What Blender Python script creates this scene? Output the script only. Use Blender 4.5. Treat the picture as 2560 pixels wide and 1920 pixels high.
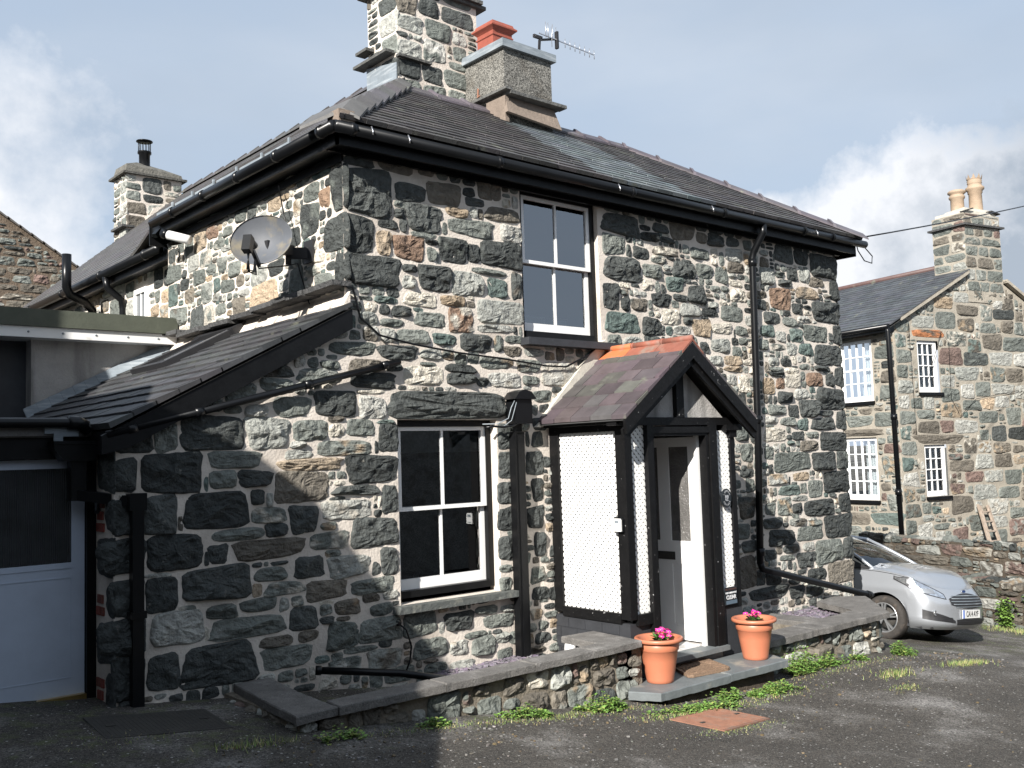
import bpy, math, random
import numpy as np
from mathutils import Vector, Matrix, noise

# ---------------------------------------------------------------- camera, world, sun, exposure
SC = bpy.context.scene
for o in list(bpy.data.objects):
    bpy.data.objects.remove(o)
cd = bpy.data.cameras.new("camera"); cam = bpy.data.objects.new("camera", cd)
SC.collection.objects.link(cam); SC.camera = cam
cd.sensor_width = 36; cd.sensor_fit = 'HORIZONTAL'; cd.lens = 34.202
cd.clip_start = .05; cd.clip_end = 3000
_r = Vector((0.75618045, -0.65363558, -0.03084879)); _u = Vector((-0.02497857, -0.07594195, 0.99679932)); _f = Vector((0.65388623, 0.7529896, 0.0737527))
M = Matrix((( _r.x, _u.x, -_f.x, 0), (_r.y, _u.y, -_f.y, -7), (_r.z, _u.z, -_f.z, 1.6), (0, 0, 0, 1)))
cam.matrix_world = M

SUN = Vector((-2.1, -1.0, 1.32)).normalized()
W = bpy.data.worlds.new("World"); SC.world = W; W.use_nodes = True
nt = W.node_tree; nt.nodes.clear()
def N(nt, t, **k):
    n = nt.nodes.new(t)
    for a, b in k.items():
        setattr(n, a, b)
    return n
wo = N(nt, 'ShaderNodeOutputWorld'); bg = N(nt, 'ShaderNodeBackground'); sky = N(nt, 'ShaderNodeTexSky', sky_type='NISHITA')
sky.sun_disc = False; sky.sun_elevation = math.asin(SUN.z); sky.sun_rotation = math.atan2(SUN.x, SUN.y)
sky.air_density = 1.2; sky.dust_density = 1.5; sky.ozone_density = 1.5
# clouds: noise over the sky direction
tc = N(nt, 'ShaderNodeTexCoord'); mp = N(nt, 'ShaderNodeMapping'); mp.inputs['Scale'].default_value = (1.0, 1.0, 2.6); mp.inputs['Location'].default_value = (3.35, 1.2, .4)
n1 = N(nt, 'ShaderNodeTexNoise'); n1.inputs['Scale'].default_value = 2.3; n1.inputs['Detail'].default_value = 7; n1.inputs['Roughness'].default_value = .52
cr = N(nt, 'ShaderNodeValToRGB'); cr.color_ramp.elements[0].position = .40; cr.color_ramp.elements[0].color = (0, 0, 0, 1); cr.color_ramp.elements[1].position = .66; cr.color_ramp.elements[1].color = (1, 1, 1, 1)
n2 = N(nt, 'ShaderNodeTexNoise'); n2.inputs['Scale'].default_value = 1.6; n2.inputs['Detail'].default_value = 5
cc = N(nt, 'ShaderNodeValToRGB'); cc.color_ramp.elements[0].position = .38; cc.color_ramp.elements[0].color = (4.2, 4.8, 5.6, 1); cc.color_ramp.elements[1].position = .62; cc.color_ramp.elements[1].color = (7.0, 7.4, 8.0, 1)
mx = N(nt, 'ShaderNodeMix', data_type='RGBA')
sx = N(nt, 'ShaderNodeSeparateXYZ'); veil = N(nt, 'ShaderNodeMapRange'); veil.inputs[1].default_value = 0; veil.inputs[2].default_value = .7; veil.inputs[3].default_value = .86; veil.inputs[4].default_value = .80
mxb = N(nt, 'ShaderNodeMix', data_type='RGBA'); mxb.inputs[7].default_value = (4.6, 5.55, 6.9, 1)
L = nt.links.new
L(tc.outputs['Generated'], mp.inputs[0]); L(mp.outputs[0], n1.inputs['Vector']); L(mp.outputs[0], n2.inputs['Vector'])
L(n1.outputs['Fac'], cr.inputs[0]); L(n2.outputs['Fac'], cc.inputs[0])
L(tc.outputs['Generated'], sx.inputs[0]); L(sx.outputs['Z'], veil.inputs[0]); L(veil.outputs[0], mxb.inputs[0]); L(sky.outputs[0], mxb.inputs[6])
# two cumulus banks low on the left and on the right of the view
def cloudbank(dirv, lo, hi):
    dn = N(nt, 'ShaderNodeVectorMath', operation='DOT_PRODUCT'); dn.inputs[1].default_value = V3_n(dirv); L(tc.outputs['Generated'], dn.inputs[0])
    nn = N(nt, 'ShaderNodeTexNoise'); nn.inputs['Scale'].default_value = 11; nn.inputs['Detail'].default_value = 10; nn.inputs['Roughness'].default_value = .6; L(tc.outputs['Generated'], nn.inputs['Vector'])
    ma = N(nt, 'ShaderNodeMath', operation='MULTIPLY_ADD'); ma.inputs[1].default_value = .055; L(nn.outputs['Fac'], ma.inputs[0]); L(dn.outputs['Value'], ma.inputs[2])
    mr = N(nt, 'ShaderNodeMapRange'); mr.inputs[1].default_value = lo; mr.inputs[2].default_value = hi; L(ma.outputs[0], mr.inputs[0]); return mr.outputs[0]
def V3_n(v): return Vector(v).normalized()
b1 = cloudbank((.17, .95, .22), 1.013, 1.034); b2 = cloudbank((.88, .40, -.05), .970, .981); b3 = cloudbank((.945, .30, .10), 1.006, 1.024)
bm = N(nt, 'ShaderNodeMath', operation='MAXIMUM'); L(b1, bm.inputs[0]); L(b2, bm.inputs[1])
mth = N(nt, 'ShaderNodeMath', operation='MULTIPLY'); L(cr.outputs[0], mth.inputs[0]); mth.inputs[1].default_value = .42
L(mth.outputs[0], mx.inputs[0]); L(mxb.outputs[2], mx.inputs[6]); L(cc.outputs[0], mx.inputs[7])
my = N(nt, 'ShaderNodeMix', data_type='RGBA'); my.inputs[7].default_value = (8.3, 8.5, 8.9, 1); mz = N(nt, 'ShaderNodeMix', data_type='RGBA'); mz.inputs[7].default_value = (3.9, 4.5, 5.3, 1)
L(bm.outputs[0], my.inputs[0]); L(mx.outputs[2], my.inputs[6]); L(my.outputs[2], mz.inputs[6]); L(b3, mz.inputs[0])
L(mz.outputs[2], bg.inputs[0]); bg.inputs[1].default_value = 0.062
L(bg.outputs[0], wo.inputs[0])

sd = bpy.data.lights.new("sun", 'SUN'); so = bpy.data.objects.new("sun", sd); SC.collection.objects.link(so)
sd.energy = 5.0; sd.angle = math.radians(.5); sd.color = (1, .955, .89)
so.rotation_euler = SUN.to_track_quat('Z', 'Y').to_euler(); so.location = (-12, -8, 14)
SC.view_settings.view_transform = 'Standard'; SC.view_settings.look = 'None'
SC.view_settings.exposure = 0.92; SC.view_settings.gamma = 1
SC.render.resolution_x = 1024; SC.render.resolution_y = 768

# ---------------------------------------------------------------- mesh helpers
V3 = Vector
class MB:
    """collects faces with a material slot and a colour per face / vertex"""
    def __init__(s):
        s.v = []; s.f = []; s.m = []; s.c = []; s.sm = []
    def add(s, vs, fs, mi=0, col=(1, 1, 1), smooth=False, cols=None):
        b = len(s.v); s.v += [tuple(p) for p in vs]
        s.c += list(cols) if cols is not None else [tuple(col)] * len(vs)
        for f in fs:
            s.f.append([b + i for i in f]); s.m.append(mi); s.sm.append(smooth)
    def box(s, x0, y0, z0, x1, y1, z1, mi=0, col=(1, 1, 1), mat=None):
        vs = [V3(p) for p in ((x0, y0, z0), (x1, y0, z0), (x1, y1, z0), (x0, y1, z0), (x0, y0, z1), (x1, y0, z1), (x1, y1, z1), (x0, y1, z1))]
        if mat is not None: vs = [mat @ p for p in vs]
        s.add(vs, [(0, 3, 2, 1), (4, 5, 6, 7), (0, 1, 5, 4), (1, 2, 6, 5), (2, 3, 7, 6), (3, 0, 4, 7)], mi, col)
    def bar(s, a, b, w, h, mi=0, col=(1, 1, 1), up=(0, 0, 1)):
        a = V3(a); b = V3(b); d = (b - a).normalized(); up = V3(up)
        sd_ = d.cross(up).normalized(); u = sd_.cross(d)
        vs = [a + sd_ * i * w / 2 + u * j * h / 2 for i, j in ((-1, -1), (1, -1), (1, 1), (-1, 1))] + [b + sd_ * i * w / 2 + u * j * h / 2 for i, j in ((-1, -1), (1, -1), (1, 1), (-1, 1))]
        s.add(vs, [(3, 2, 1, 0), (4, 5, 6, 7), (0, 1, 5, 4), (1, 2, 6, 5), (2, 3, 7, 6), (3, 0, 4, 7)], mi, col)
    def tube(s, pts, r, n=10, mi=0, col=(1, 1, 1), cap=True, radii=None):
        pts = [V3(p) for p in pts]; rings = []; ref = None
        for i, p in enumerate(pts):
            d = (pts[min(i + 1, len(pts) - 1)] - pts[max(i - 1, 0)]).normalized()
            if ref is None:
                ref = V3((0, 0, 1)) if abs(d.z) < .9 else V3((1, 0, 0))
            a = d.cross(ref).normalized(); b = a.cross(d); ref = b
            rr = radii[i] if radii else r
            rings.append([p + (a * math.cos(t) + b * math.sin(t)) * rr for t in [2 * math.pi * k / n for k in range(n)]])
        vs = [p for R_ in rings for p in R_]; fs = []
        for i in range(len(rings) - 1):
            for k in range(n):
                fs.append((i * n + k, (i + 1) * n + k, (i + 1) * n + (k + 1) % n, i * n + (k + 1) % n))
        if cap:
            fs.append(tuple(range(n))); fs.append(tuple((len(rings) - 1) * n + k for k in reversed(range(n))))
        s.add(vs, fs, mi, col, smooth=True)
    def lathe(s, prof, c=(0, 0, 0), n=32, mi=0, col=(1, 1, 1), axis='z', smooth=True):
        vs = []; fs = []; c = V3(c)
        for (r, h) in prof:
            for k in range(n):
                t = 2 * math.pi * k / n; a, b = r * math.cos(t), r * math.sin(t)
                vs.append(c + (V3((a, b, h)) if axis == 'z' else V3((h, a, b)) if axis == 'x' else V3((a, h, -b))))
        for i in range(len(prof) - 1):
            for k in range(n):
                fs.append((i * n + k, i * n + (k + 1) % n, (i + 1) * n + (k + 1) % n, (i + 1) * n + k))
        s.add(vs, fs, mi, col, smooth=smooth)
    def prism(s, poly, d, mi=0, col=(1, 1, 1)):
        """poly: 3D points (planar), extruded by vector d"""
        n = len(poly); P = [V3(p) for p in poly]; Q = [p + V3(d) for p in P]
        s.add(P + Q, [tuple(reversed(range(n))), tuple(range(n, 2 * n))] + [(i, (i + 1) % n, n + (i + 1) % n, n + i) for i in range(n)], mi, col)
    def build(s, name, mats, parent=None, fixn=True, local=None):
        me = bpy.data.meshes.new(name)
        me.from_pydata(s.v, [], s.f); me.update()
        for m_ in (mats if isinstance(mats, (list, tuple)) else [mats]): me.materials.append(m_)
        me.polygons.foreach_set('material_index', s.m); me.polygons.foreach_set('use_smooth', s.sm)
        ca = me.color_attributes.new('col', 'FLOAT_COLOR', 'POINT')
        a = np.ones((len(s.v), 4), 'f'); a[:, :3] = np.array(s.c, 'f').reshape(-1, 3); ca.data.foreach_set('color', a.ravel())
        if fixn:
            import bmesh
            bm = bmesh.new(); bm.from_mesh(me); bmesh.ops.recalc_face_normals(bm, faces=bm.faces); bm.to_mesh(me); bm.free()
        o = bpy.data.objects.new(name, me); SC.collection.objects.link(o)
        if parent is not None:
            o.parent = parent
            w = world_loc(parent)
            if local is None: me.transform(Matrix.Translation(-w))
        return o
def world_loc(o):
    v = V3((0, 0, 0))
    while o is not None:
        v += o.location; o = o.parent
    return v
def tag(o, label=None, cat=None, group=None, kind=None):
    if label: o['label'] = label
    if cat: o['category'] = cat
    if group: o['group'] = group
    if kind: o['kind'] = kind
    return o
def empty(name, loc, label, cat, group=None):
    o = bpy.data.objects.new(name, None); SC.collection.objects.link(o); o.location = loc; o.empty_display_size = .2
    return tag(o, label, cat, group)
def struct(o, name=None):
    o['kind'] = 'structure'; return o

# ---------------------------------------------------------------- materials
def mat(name, base=(.5, .5, .5), rough=.7, metal=0, noise_s=8, amt=.15, bump=.1, bump_s=40, use_col=False, spec=.5, streak=None, coat=0, bump_d=.01, second=None, sec_s=3, sec_t=.6, sec_w=.08, voro=None, voro_amt=0):
    m = bpy.data.materials.new(name); m.use_nodes = True; t = m.node_tree; b = t.nodes['Principled BSDF']; K = t.links.new
    b.inputs['Roughness'].default_value = rough; b.inputs['Metallic'].default_value = metal
    b.inputs['Specular IOR Level'].default_value = spec; b.inputs['Coat Weight'].default_value = coat; b.inputs['Coat Roughness'].default_value = .05
    co = N(t, 'ShaderNodeTexCoord'); src = co.outputs['Object']
    if use_col:
        at = N(t, 'ShaderNodeAttribute', attribute_name='col'); c = at.outputs['Color']
    else:
        rg = N(t, 'ShaderNodeRGB'); rg.outputs[0].default_value = (*base, 1); c = rg.outputs[0]
    if second:
        ns = N(t, 'ShaderNodeTexNoise'); ns.inputs['Scale'].default_value = sec_s; ns.inputs['Detail'].default_value = 8; ns.inputs['Roughness'].default_value = .62
        K(src, ns.inputs['Vector']); mr = N(t, 'ShaderNodeMapRange'); mr.inputs[1].default_value = sec_t - sec_w; mr.inputs[2].default_value = sec_t + sec_w
        K(ns.outputs['Fac'], mr.inputs[0]); m2 = N(t, 'ShaderNodeMix', data_type='RGBA'); K(mr.outputs[0], m2.inputs[0]); K(c, m2.inputs[6]); m2.inputs[7].default_value = (*second, 1); c = m2.outputs[2]
    nz = N(t, 'ShaderNodeTexNoise'); nz.inputs['Scale'].default_value = noise_s; nz.inputs['Detail'].default_value = 9; nz.inputs['Roughness'].default_value = .65
    K(src, nz.inputs['Vector'])
    mr = N(t, 'ShaderNodeMapRange'); mr.inputs[1].default_value = .25; mr.inputs[2].default_value = .75; mr.inputs[3].default_value = 1 - amt; mr.inputs[4].default_value = 1 + amt
    K(nz.outputs['Fac'], mr.inputs[0]); vm = N(t, 'ShaderNodeVectorMath', operation='SCALE'); K(c, vm.inputs[0]); K(mr.outputs[0], vm.inputs['Scale']); c = vm.outputs[0]
    if voro:
        vo = N(t, 'ShaderNodeTexVoronoi'); vo.inputs['Scale'].default_value = voro; K(src, vo.inputs['Vector'])
        sp = N(t, 'ShaderNodeSeparateColor'); K(vo.outputs['Color'], sp.inputs[0]); mr = N(t, 'ShaderNodeMapRange'); mr.inputs[3].default_value = 1 - voro_amt; mr.inputs[4].default_value = 1 + voro_amt
        K(sp.outputs[0], mr.inputs[0]); vm = N(t, 'ShaderNodeVectorMath', operation='SCALE'); K(c, vm.inputs[0]); K(mr.outputs[0], vm.inputs['Scale']); c = vm.outputs[0]
    if streak:
        mp = N(t, 'ShaderNodeMapping'); mp.inputs['Scale'].default_value = streak[1]; K(src, mp.inputs[0]); ns = N(t, 'ShaderNodeTexNoise'); ns.inputs['Scale'].default_value = 1; ns.inputs['Detail'].default_value = 6
        K(mp.outputs[0], ns.inputs['Vector']); mr = N(t, 'ShaderNodeMapRange'); mr.inputs[1].default_value = .5; mr.inputs[2].default_value = .72; mr.inputs[4].default_value = streak[2]; K(ns.outputs['Fac'], mr.inputs[0])
        m2 = N(t, 'ShaderNodeMix', data_type='RGBA'); K(mr.outputs[0], m2.inputs[0]); K(c, m2.inputs[6]); m2.inputs[7].default_value = (*streak[0], 1); c = m2.outputs[2]
    K(c, b.inputs['Base Color'])
    if bump:
        n3 = N(t, 'ShaderNodeTexNoise'); n3.inputs['Scale'].default_value = bump_s; n3.inputs['Detail'].default_value = 7; n3.inputs['Roughness'].default_value = .6; K(src, n3.inputs['Vector'])
        bp_ = N(t, 'ShaderNodeBump'); bp_.inputs['Strength'].default_value = bump; bp_.inputs['Distance'].default_value = bump_d; K(n3.outputs['Fac'], bp_.inputs['Height']); K(bp_.outputs[0], b.inputs['Normal'])
    return m
ST = mat('stone', use_col=True, rough=.8, noise_s=16, amt=.34, bump=1, bump_s=22, bump_d=.05, spec=.35, second=(.25, .24, .21), sec_s=9, sec_t=.70, sec_w=.05)
ST2 = mat('stone_weathered', use_col=True, rough=.85, noise_s=9, amt=.45, bump=.9, bump_s=18, bump_d=.03, spec=.3)
MORT = mat('lime_mortar', (.635, .575, .51), rough=.95, noise_s=5, amt=.16, bump=.7, bump_s=45, bump_d=.012, spec=.2, second=(.36, .31, .26), sec_s=1.3, sec_t=.62, sec_w=.12)
SILLM = mat('mossy_sill_stone', (.085, .092, .088), rough=.75, noise_s=9, amt=.4, bump=.8, bump_s=18, bump_d=.02, second=(.22, .22, .19), sec_s=7, sec_t=.62)
WMORT = mat('wall_bedding', (.20, .175, .14), rough=1, noise_s=6, amt=.35, bump=.9, bump_s=22, bump_d=.03, spec=.1)
MORT2 = mat('old_mortar', (.33, .30, .25), rough=.95, noise_s=4, amt=.25, bump=.7, bump_s=30, bump_d=.02, spec=.2)
DRY = mat('earth_joint', (.085, .07, .055), rough=1, noise_s=6, amt=.4, bump=.8, bump_s=20, bump_d=.03, spec=.1)
SLATE = mat('slate', use_col=True, rough=.55, noise_s=5, amt=.28, bump=.35, bump_s=30, bump_d=.008, spec=.4, second=(.15, .155, .125), sec_s=2.6, sec_t=.66, sec_w=.05)
BLACK = mat('black_paint', (.0055, .0058, .0065), rough=.42, noise_s=9, amt=.4, bump=.25, bump_s=30, bump_d=.006, spec=.22, second=(.03, .03, .03), sec_s=9, sec_t=.72, sec_w=.04)
BLKPL = mat('black_plastic', (.0055, .006, .007), rough=.3, noise_s=4, amt=.3, bump=.03, spec=.3)
BLKWOOD = mat('weathered_black_paint', (.006, .006, .0065), spec=.22, rough=.5, noise_s=20, amt=.4, bump=.5, bump_s=25, bump_d=.008, second=(.30, .30, .30), sec_s=26, sec_t=.69, sec_w=.02)
WHITE = mat('white_gloss', (.80, .80, .79), rough=.35, noise_s=5, amt=.04, bump=.12, bump_s=18, bump_d=.004, second=(.6, .59, .55), sec_s=6, sec_t=.70, sec_w=.06)
LATT = mat('white_lattice', (.82, .82, .80), rough=.5, noise_s=5, amt=.04, bump=.1)
LATTB = mat('lattice_hole_shade', (.06, .06, .065), rough=.7, amt=.1)  # white board behind the slats, darkened so its colour carries the holes' shade
GREYP = mat('grey_paint', (.030, .032, .037), rough=.6, noise_s=6, amt=.25, bump=.5, bump_s=25, bump_d=.008)
TERRA = mat('red_ridge_clay', use_col=True, rough=.7, noise_s=10, amt=.2, bump=.3, bump_s=30, second=(.22, .15, .12), sec_s=6, sec_t=.58, sec_w=.08)
POT = mat('terracotta_plastic', (.47, .165, .09), rough=.42, noise_s=5, amt=.05, bump=.06, bump_s=20, second=(.66, .36, .25), sec_s=7, sec_t=.74, sec_w=.08)
CLAY = mat('chimney_clay', (.27, .07, .045), rough=.75, noise_s=14, amt=.2, bump=.4, bump_s=30, bump_d=.006, second=(.2, .08, .06), sec_s=9, sec_t=.66)
BUFF = mat('buff_clay', (.34, .255, .18), rough=.75, noise_s=8, amt=.18, bump=.3, second=(.25, .2, .15), sec_s=4, sec_t=.62)
LEAD = mat('lead', (.20, .23, .255), rough=.5, noise_s=6, amt=.2, bump=.3, bump_s=12, bump_d=.01, streak=((.45, .48, .5), (3, 3, 30), .6))
DASH = mat('pebble_dash', (.16, .155, .14), rough=.95, noise_s=3, amt=.3, bump=1, bump_s=60, bump_d=.02, voro=75, voro_amt=.75, second=(.09, .08, .065), sec_s=2.2, sec_t=.58)
RENDER_ = mat('textured_render', (.40, .385, .37), rough=.95, noise_s=6, amt=.15, bump=.9, bump_s=60, bump_d=.012, streak=((.10, .10, .095), (5, 5, .9), .8))
CREAM = mat('mortar_fillet', (.20, .16, .13), rough=.95, noise_s=6, amt=.2, bump=.6, bump_s=20, bump_d=.02)
FILLET = mat('cement_fillet', (.50, .47, .41), rough=.95, noise_s=8, amt=.2, bump=.6, bump_s=20, bump_d=.01)
CONC = mat('coping_concrete', (.135, .128, .12), rough=.9, noise_s=7, amt=.35, bump=.8, bump_s=60, bump_d=.01, voro=160, voro_amt=.25, second=(.22, .21, .2), sec_s=5, sec_t=.62)
SLAB = mat('slate_slab', (.135, .15, .155), rough=.6, noise_s=3, amt=.3, bump=.4, bump_s=14, bump_d=.01, second=(.26, .24, .2), sec_s=3, sec_t=.64)
ALU = mat('aluminium', (.7, .7, .72), rough=.35, metal=.9, bump=0)
GREENF = mat('green_roof_edge', (.075, .083, .062), rough=.7, noise_s=7, amt=.2, bump=.3)
FELT = mat('roof_felt', (.13, .125, .12), rough=.9, noise_s=10, amt=.25, bump=.5)
BRICK = mat('red_brick', use_col=True, rough=.9, noise_s=20, amt=.3, bump=.8, bump_s=40, bump_d=.01)
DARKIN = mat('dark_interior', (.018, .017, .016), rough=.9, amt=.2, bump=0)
CLOTH = mat('net_curtain', (.62, .64, .65), rough=.9, noise_s=30, amt=.25, bump=.5, bump_s=25, bump_d=.02)
RUST = mat('rusty_iron', (.235, .115, .075), rough=.8, noise_s=12, amt=.25, bump=.6, bump_s=80, bump_d=.006, second=(.2, .14, .11), sec_s=8)
IRON = mat('dark_iron', (.04, .037, .033), rough=.7, noise_s=12, amt=.3, bump=.6, bump_s=60, bump_d=.006)
COIR = mat('coir', (.24, .165, .115), rough=1, noise_s=60, amt=.45, bump=1, bump_s=120, bump_d=.01, spec=.1)
LEAF = mat('leaf', use_col=True, rough=.55, noise_s=15, amt=.25, bump=.2)
PETAL = mat('petal', use_col=True, rough=.6, noise_s=30, amt=.2, bump=0)
SOIL = mat('soil', (.03, .022, .016), rough=1, amt=.4, bump=.8)
WOOD = mat('weathered_wood', (.30, .24, .19), rough=.85, noise_s=12, amt=.3, bump=.6, bump_s=30, bump_d=.01, streak=((.5, .45, .4), (30, 30, 2), .5))
DISH = mat('dirty_dish_metal', (.085, .092, .105), rough=.6, metal=.0, noise_s=3, amt=.3, bump=.05, second=(.20, .17, .11), sec_s=4, sec_t=.60, sec_w=.1)
CHIP = mat('slate_chippings', use_col=True, rough=.7, noise_s=20, amt=.3, bump=.3)
def glass_mat(name, tint=(.85, .9, .92), ior=1.75, rough=.0, bump=0, bs=30):
    m = bpy.data.materials.new(name); m.use_nodes = True; t = m.node_tree; t.nodes.clear(); K = t.links.new
    o = N(t, 'ShaderNodeOutputMaterial'); a = N(t, 'ShaderNodeBsdfTransparent'); a.inputs[0].default_value = (*tint, 1)
    g = N(t, 'ShaderNodeBsdfGlossy'); g.inputs['Roughness'].default_value = rough; g.inputs['Color'].default_value = (.95, .97, 1, 1)
    f = N(t, 'ShaderNodeFresnel'); f.inputs[0].default_value = ior; x = N(t, 'ShaderNodeMixShader')
    if bump:
        co = N(t, 'ShaderNodeTexCoord'); v = N(t, 'ShaderNodeTexNoise'); v.inputs['Scale'].default_value = bs; K(co.outputs['Object'], v.inputs['Vector'])
        b = N(t, 'ShaderNodeBump'); b.inputs['Strength'].default_value = bump; b.inputs['Distance'].default_value = .01; K(v.outputs['Fac'], b.inputs['Height']); K(b.outputs[0], g.inputs['Normal']); K(b.outputs[0], f.inputs['Normal'])
    K(f.outputs[0], x.inputs[0]); K(a.outputs[0], x.inputs[1]); K(g.outputs[0], x.inputs[2]); K(x.outputs[0], o.inputs[0])
    return m
GLASS2 = glass_mat('old_window_glass', ior=1.5)
GLASS = glass_mat('window_glass', ior=3.0, bump=.02, bs=2)
OBSC = mat('obscured_glass', (.13, .125, .12), rough=.15, noise_s=4, amt=.4, bump=.8, bump_s=45, bump_d=.02, spec=.6)
REED = mat('reeded_glass', (.03, .033, .036), rough=.25, noise_s=2, amt=.5, bump=0, spec=.7)
CARGL = glass_mat('car_glass', tint=(.45, .52, .48), ior=1.7)
CARP = mat('silver_car_paint', (.40, .42, .45), rough=.3, metal=.55, noise_s=300, amt=.05, bump=0, coat=.8)
TYRE = mat('tyre_rubber', (.035, .031, .028), rough=.85, noise_s=20, amt=.3, bump=.5, bump_s=60, second=(.09, .07, .055), sec_s=8, sec_t=.6)
TRIM = mat('black_car_trim', (.02, .02, .022), rough=.5, amt=.2, bump=.1)
RIM = mat('alloy_rim', (.5, .51, .52), rough=.35, metal=.8, bump=0)
LAMPG = mat('lamp_chrome', (.75, .77, .8), rough=.12, metal=.9, noise_s=25, amt=.5, bump=.5, bump_s=18, bump_d=.02)
def flat(name, c, rough=.5): return mat(name, c, rough=rough, amt=.03, bump=0)
PLATE = flat('plate_white', (.72, .72, .70)); BLUE = flat('plate_blue', (.02, .12, .5)); INK = flat('black_ink', (.01, .01, .01)); WTXT = flat('white_lettering', (.7, .72, .74)); GTXT = flat('grey_lettering', (.30, .31, .33)); SIGNB = flat('sign_black', (.012, .016, .02)); REDT = flat('faded_red', (.07, .035, .03)); SIGNBL = flat('sign_blue_grey', (.09, .13, .17))
BRASS = mat('brass', (.6, .42, .16), rough=.3, metal=.9, bump=0)
TILEM = mat('pale_tile_floor', (.62, .60, .58), rough=.4, voro=14, voro_amt=.3, bump=.05)
# vertical grooves on the reeded pane
_t = REED.node_tree; _co = N(_t, 'ShaderNodeTexCoord'); _w = N(_t, 'ShaderNodeTexWave', wave_type='BANDS', bands_direction='X'); _w.inputs['Scale'].default_value = 22
_b = N(_t, 'ShaderNodeBump'); _b.inputs['Strength'].default_value = .5; _b.inputs['Distance'].default_value = .01
_t.links.new(_co.outputs['Object'], _w.inputs[0]); _t.links.new(_w.outputs['Fac'], _b.inputs['Height']); _t.links.new(_b.outputs[0], _t.nodes['Principled BSDF'].inputs['Normal'])

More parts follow.
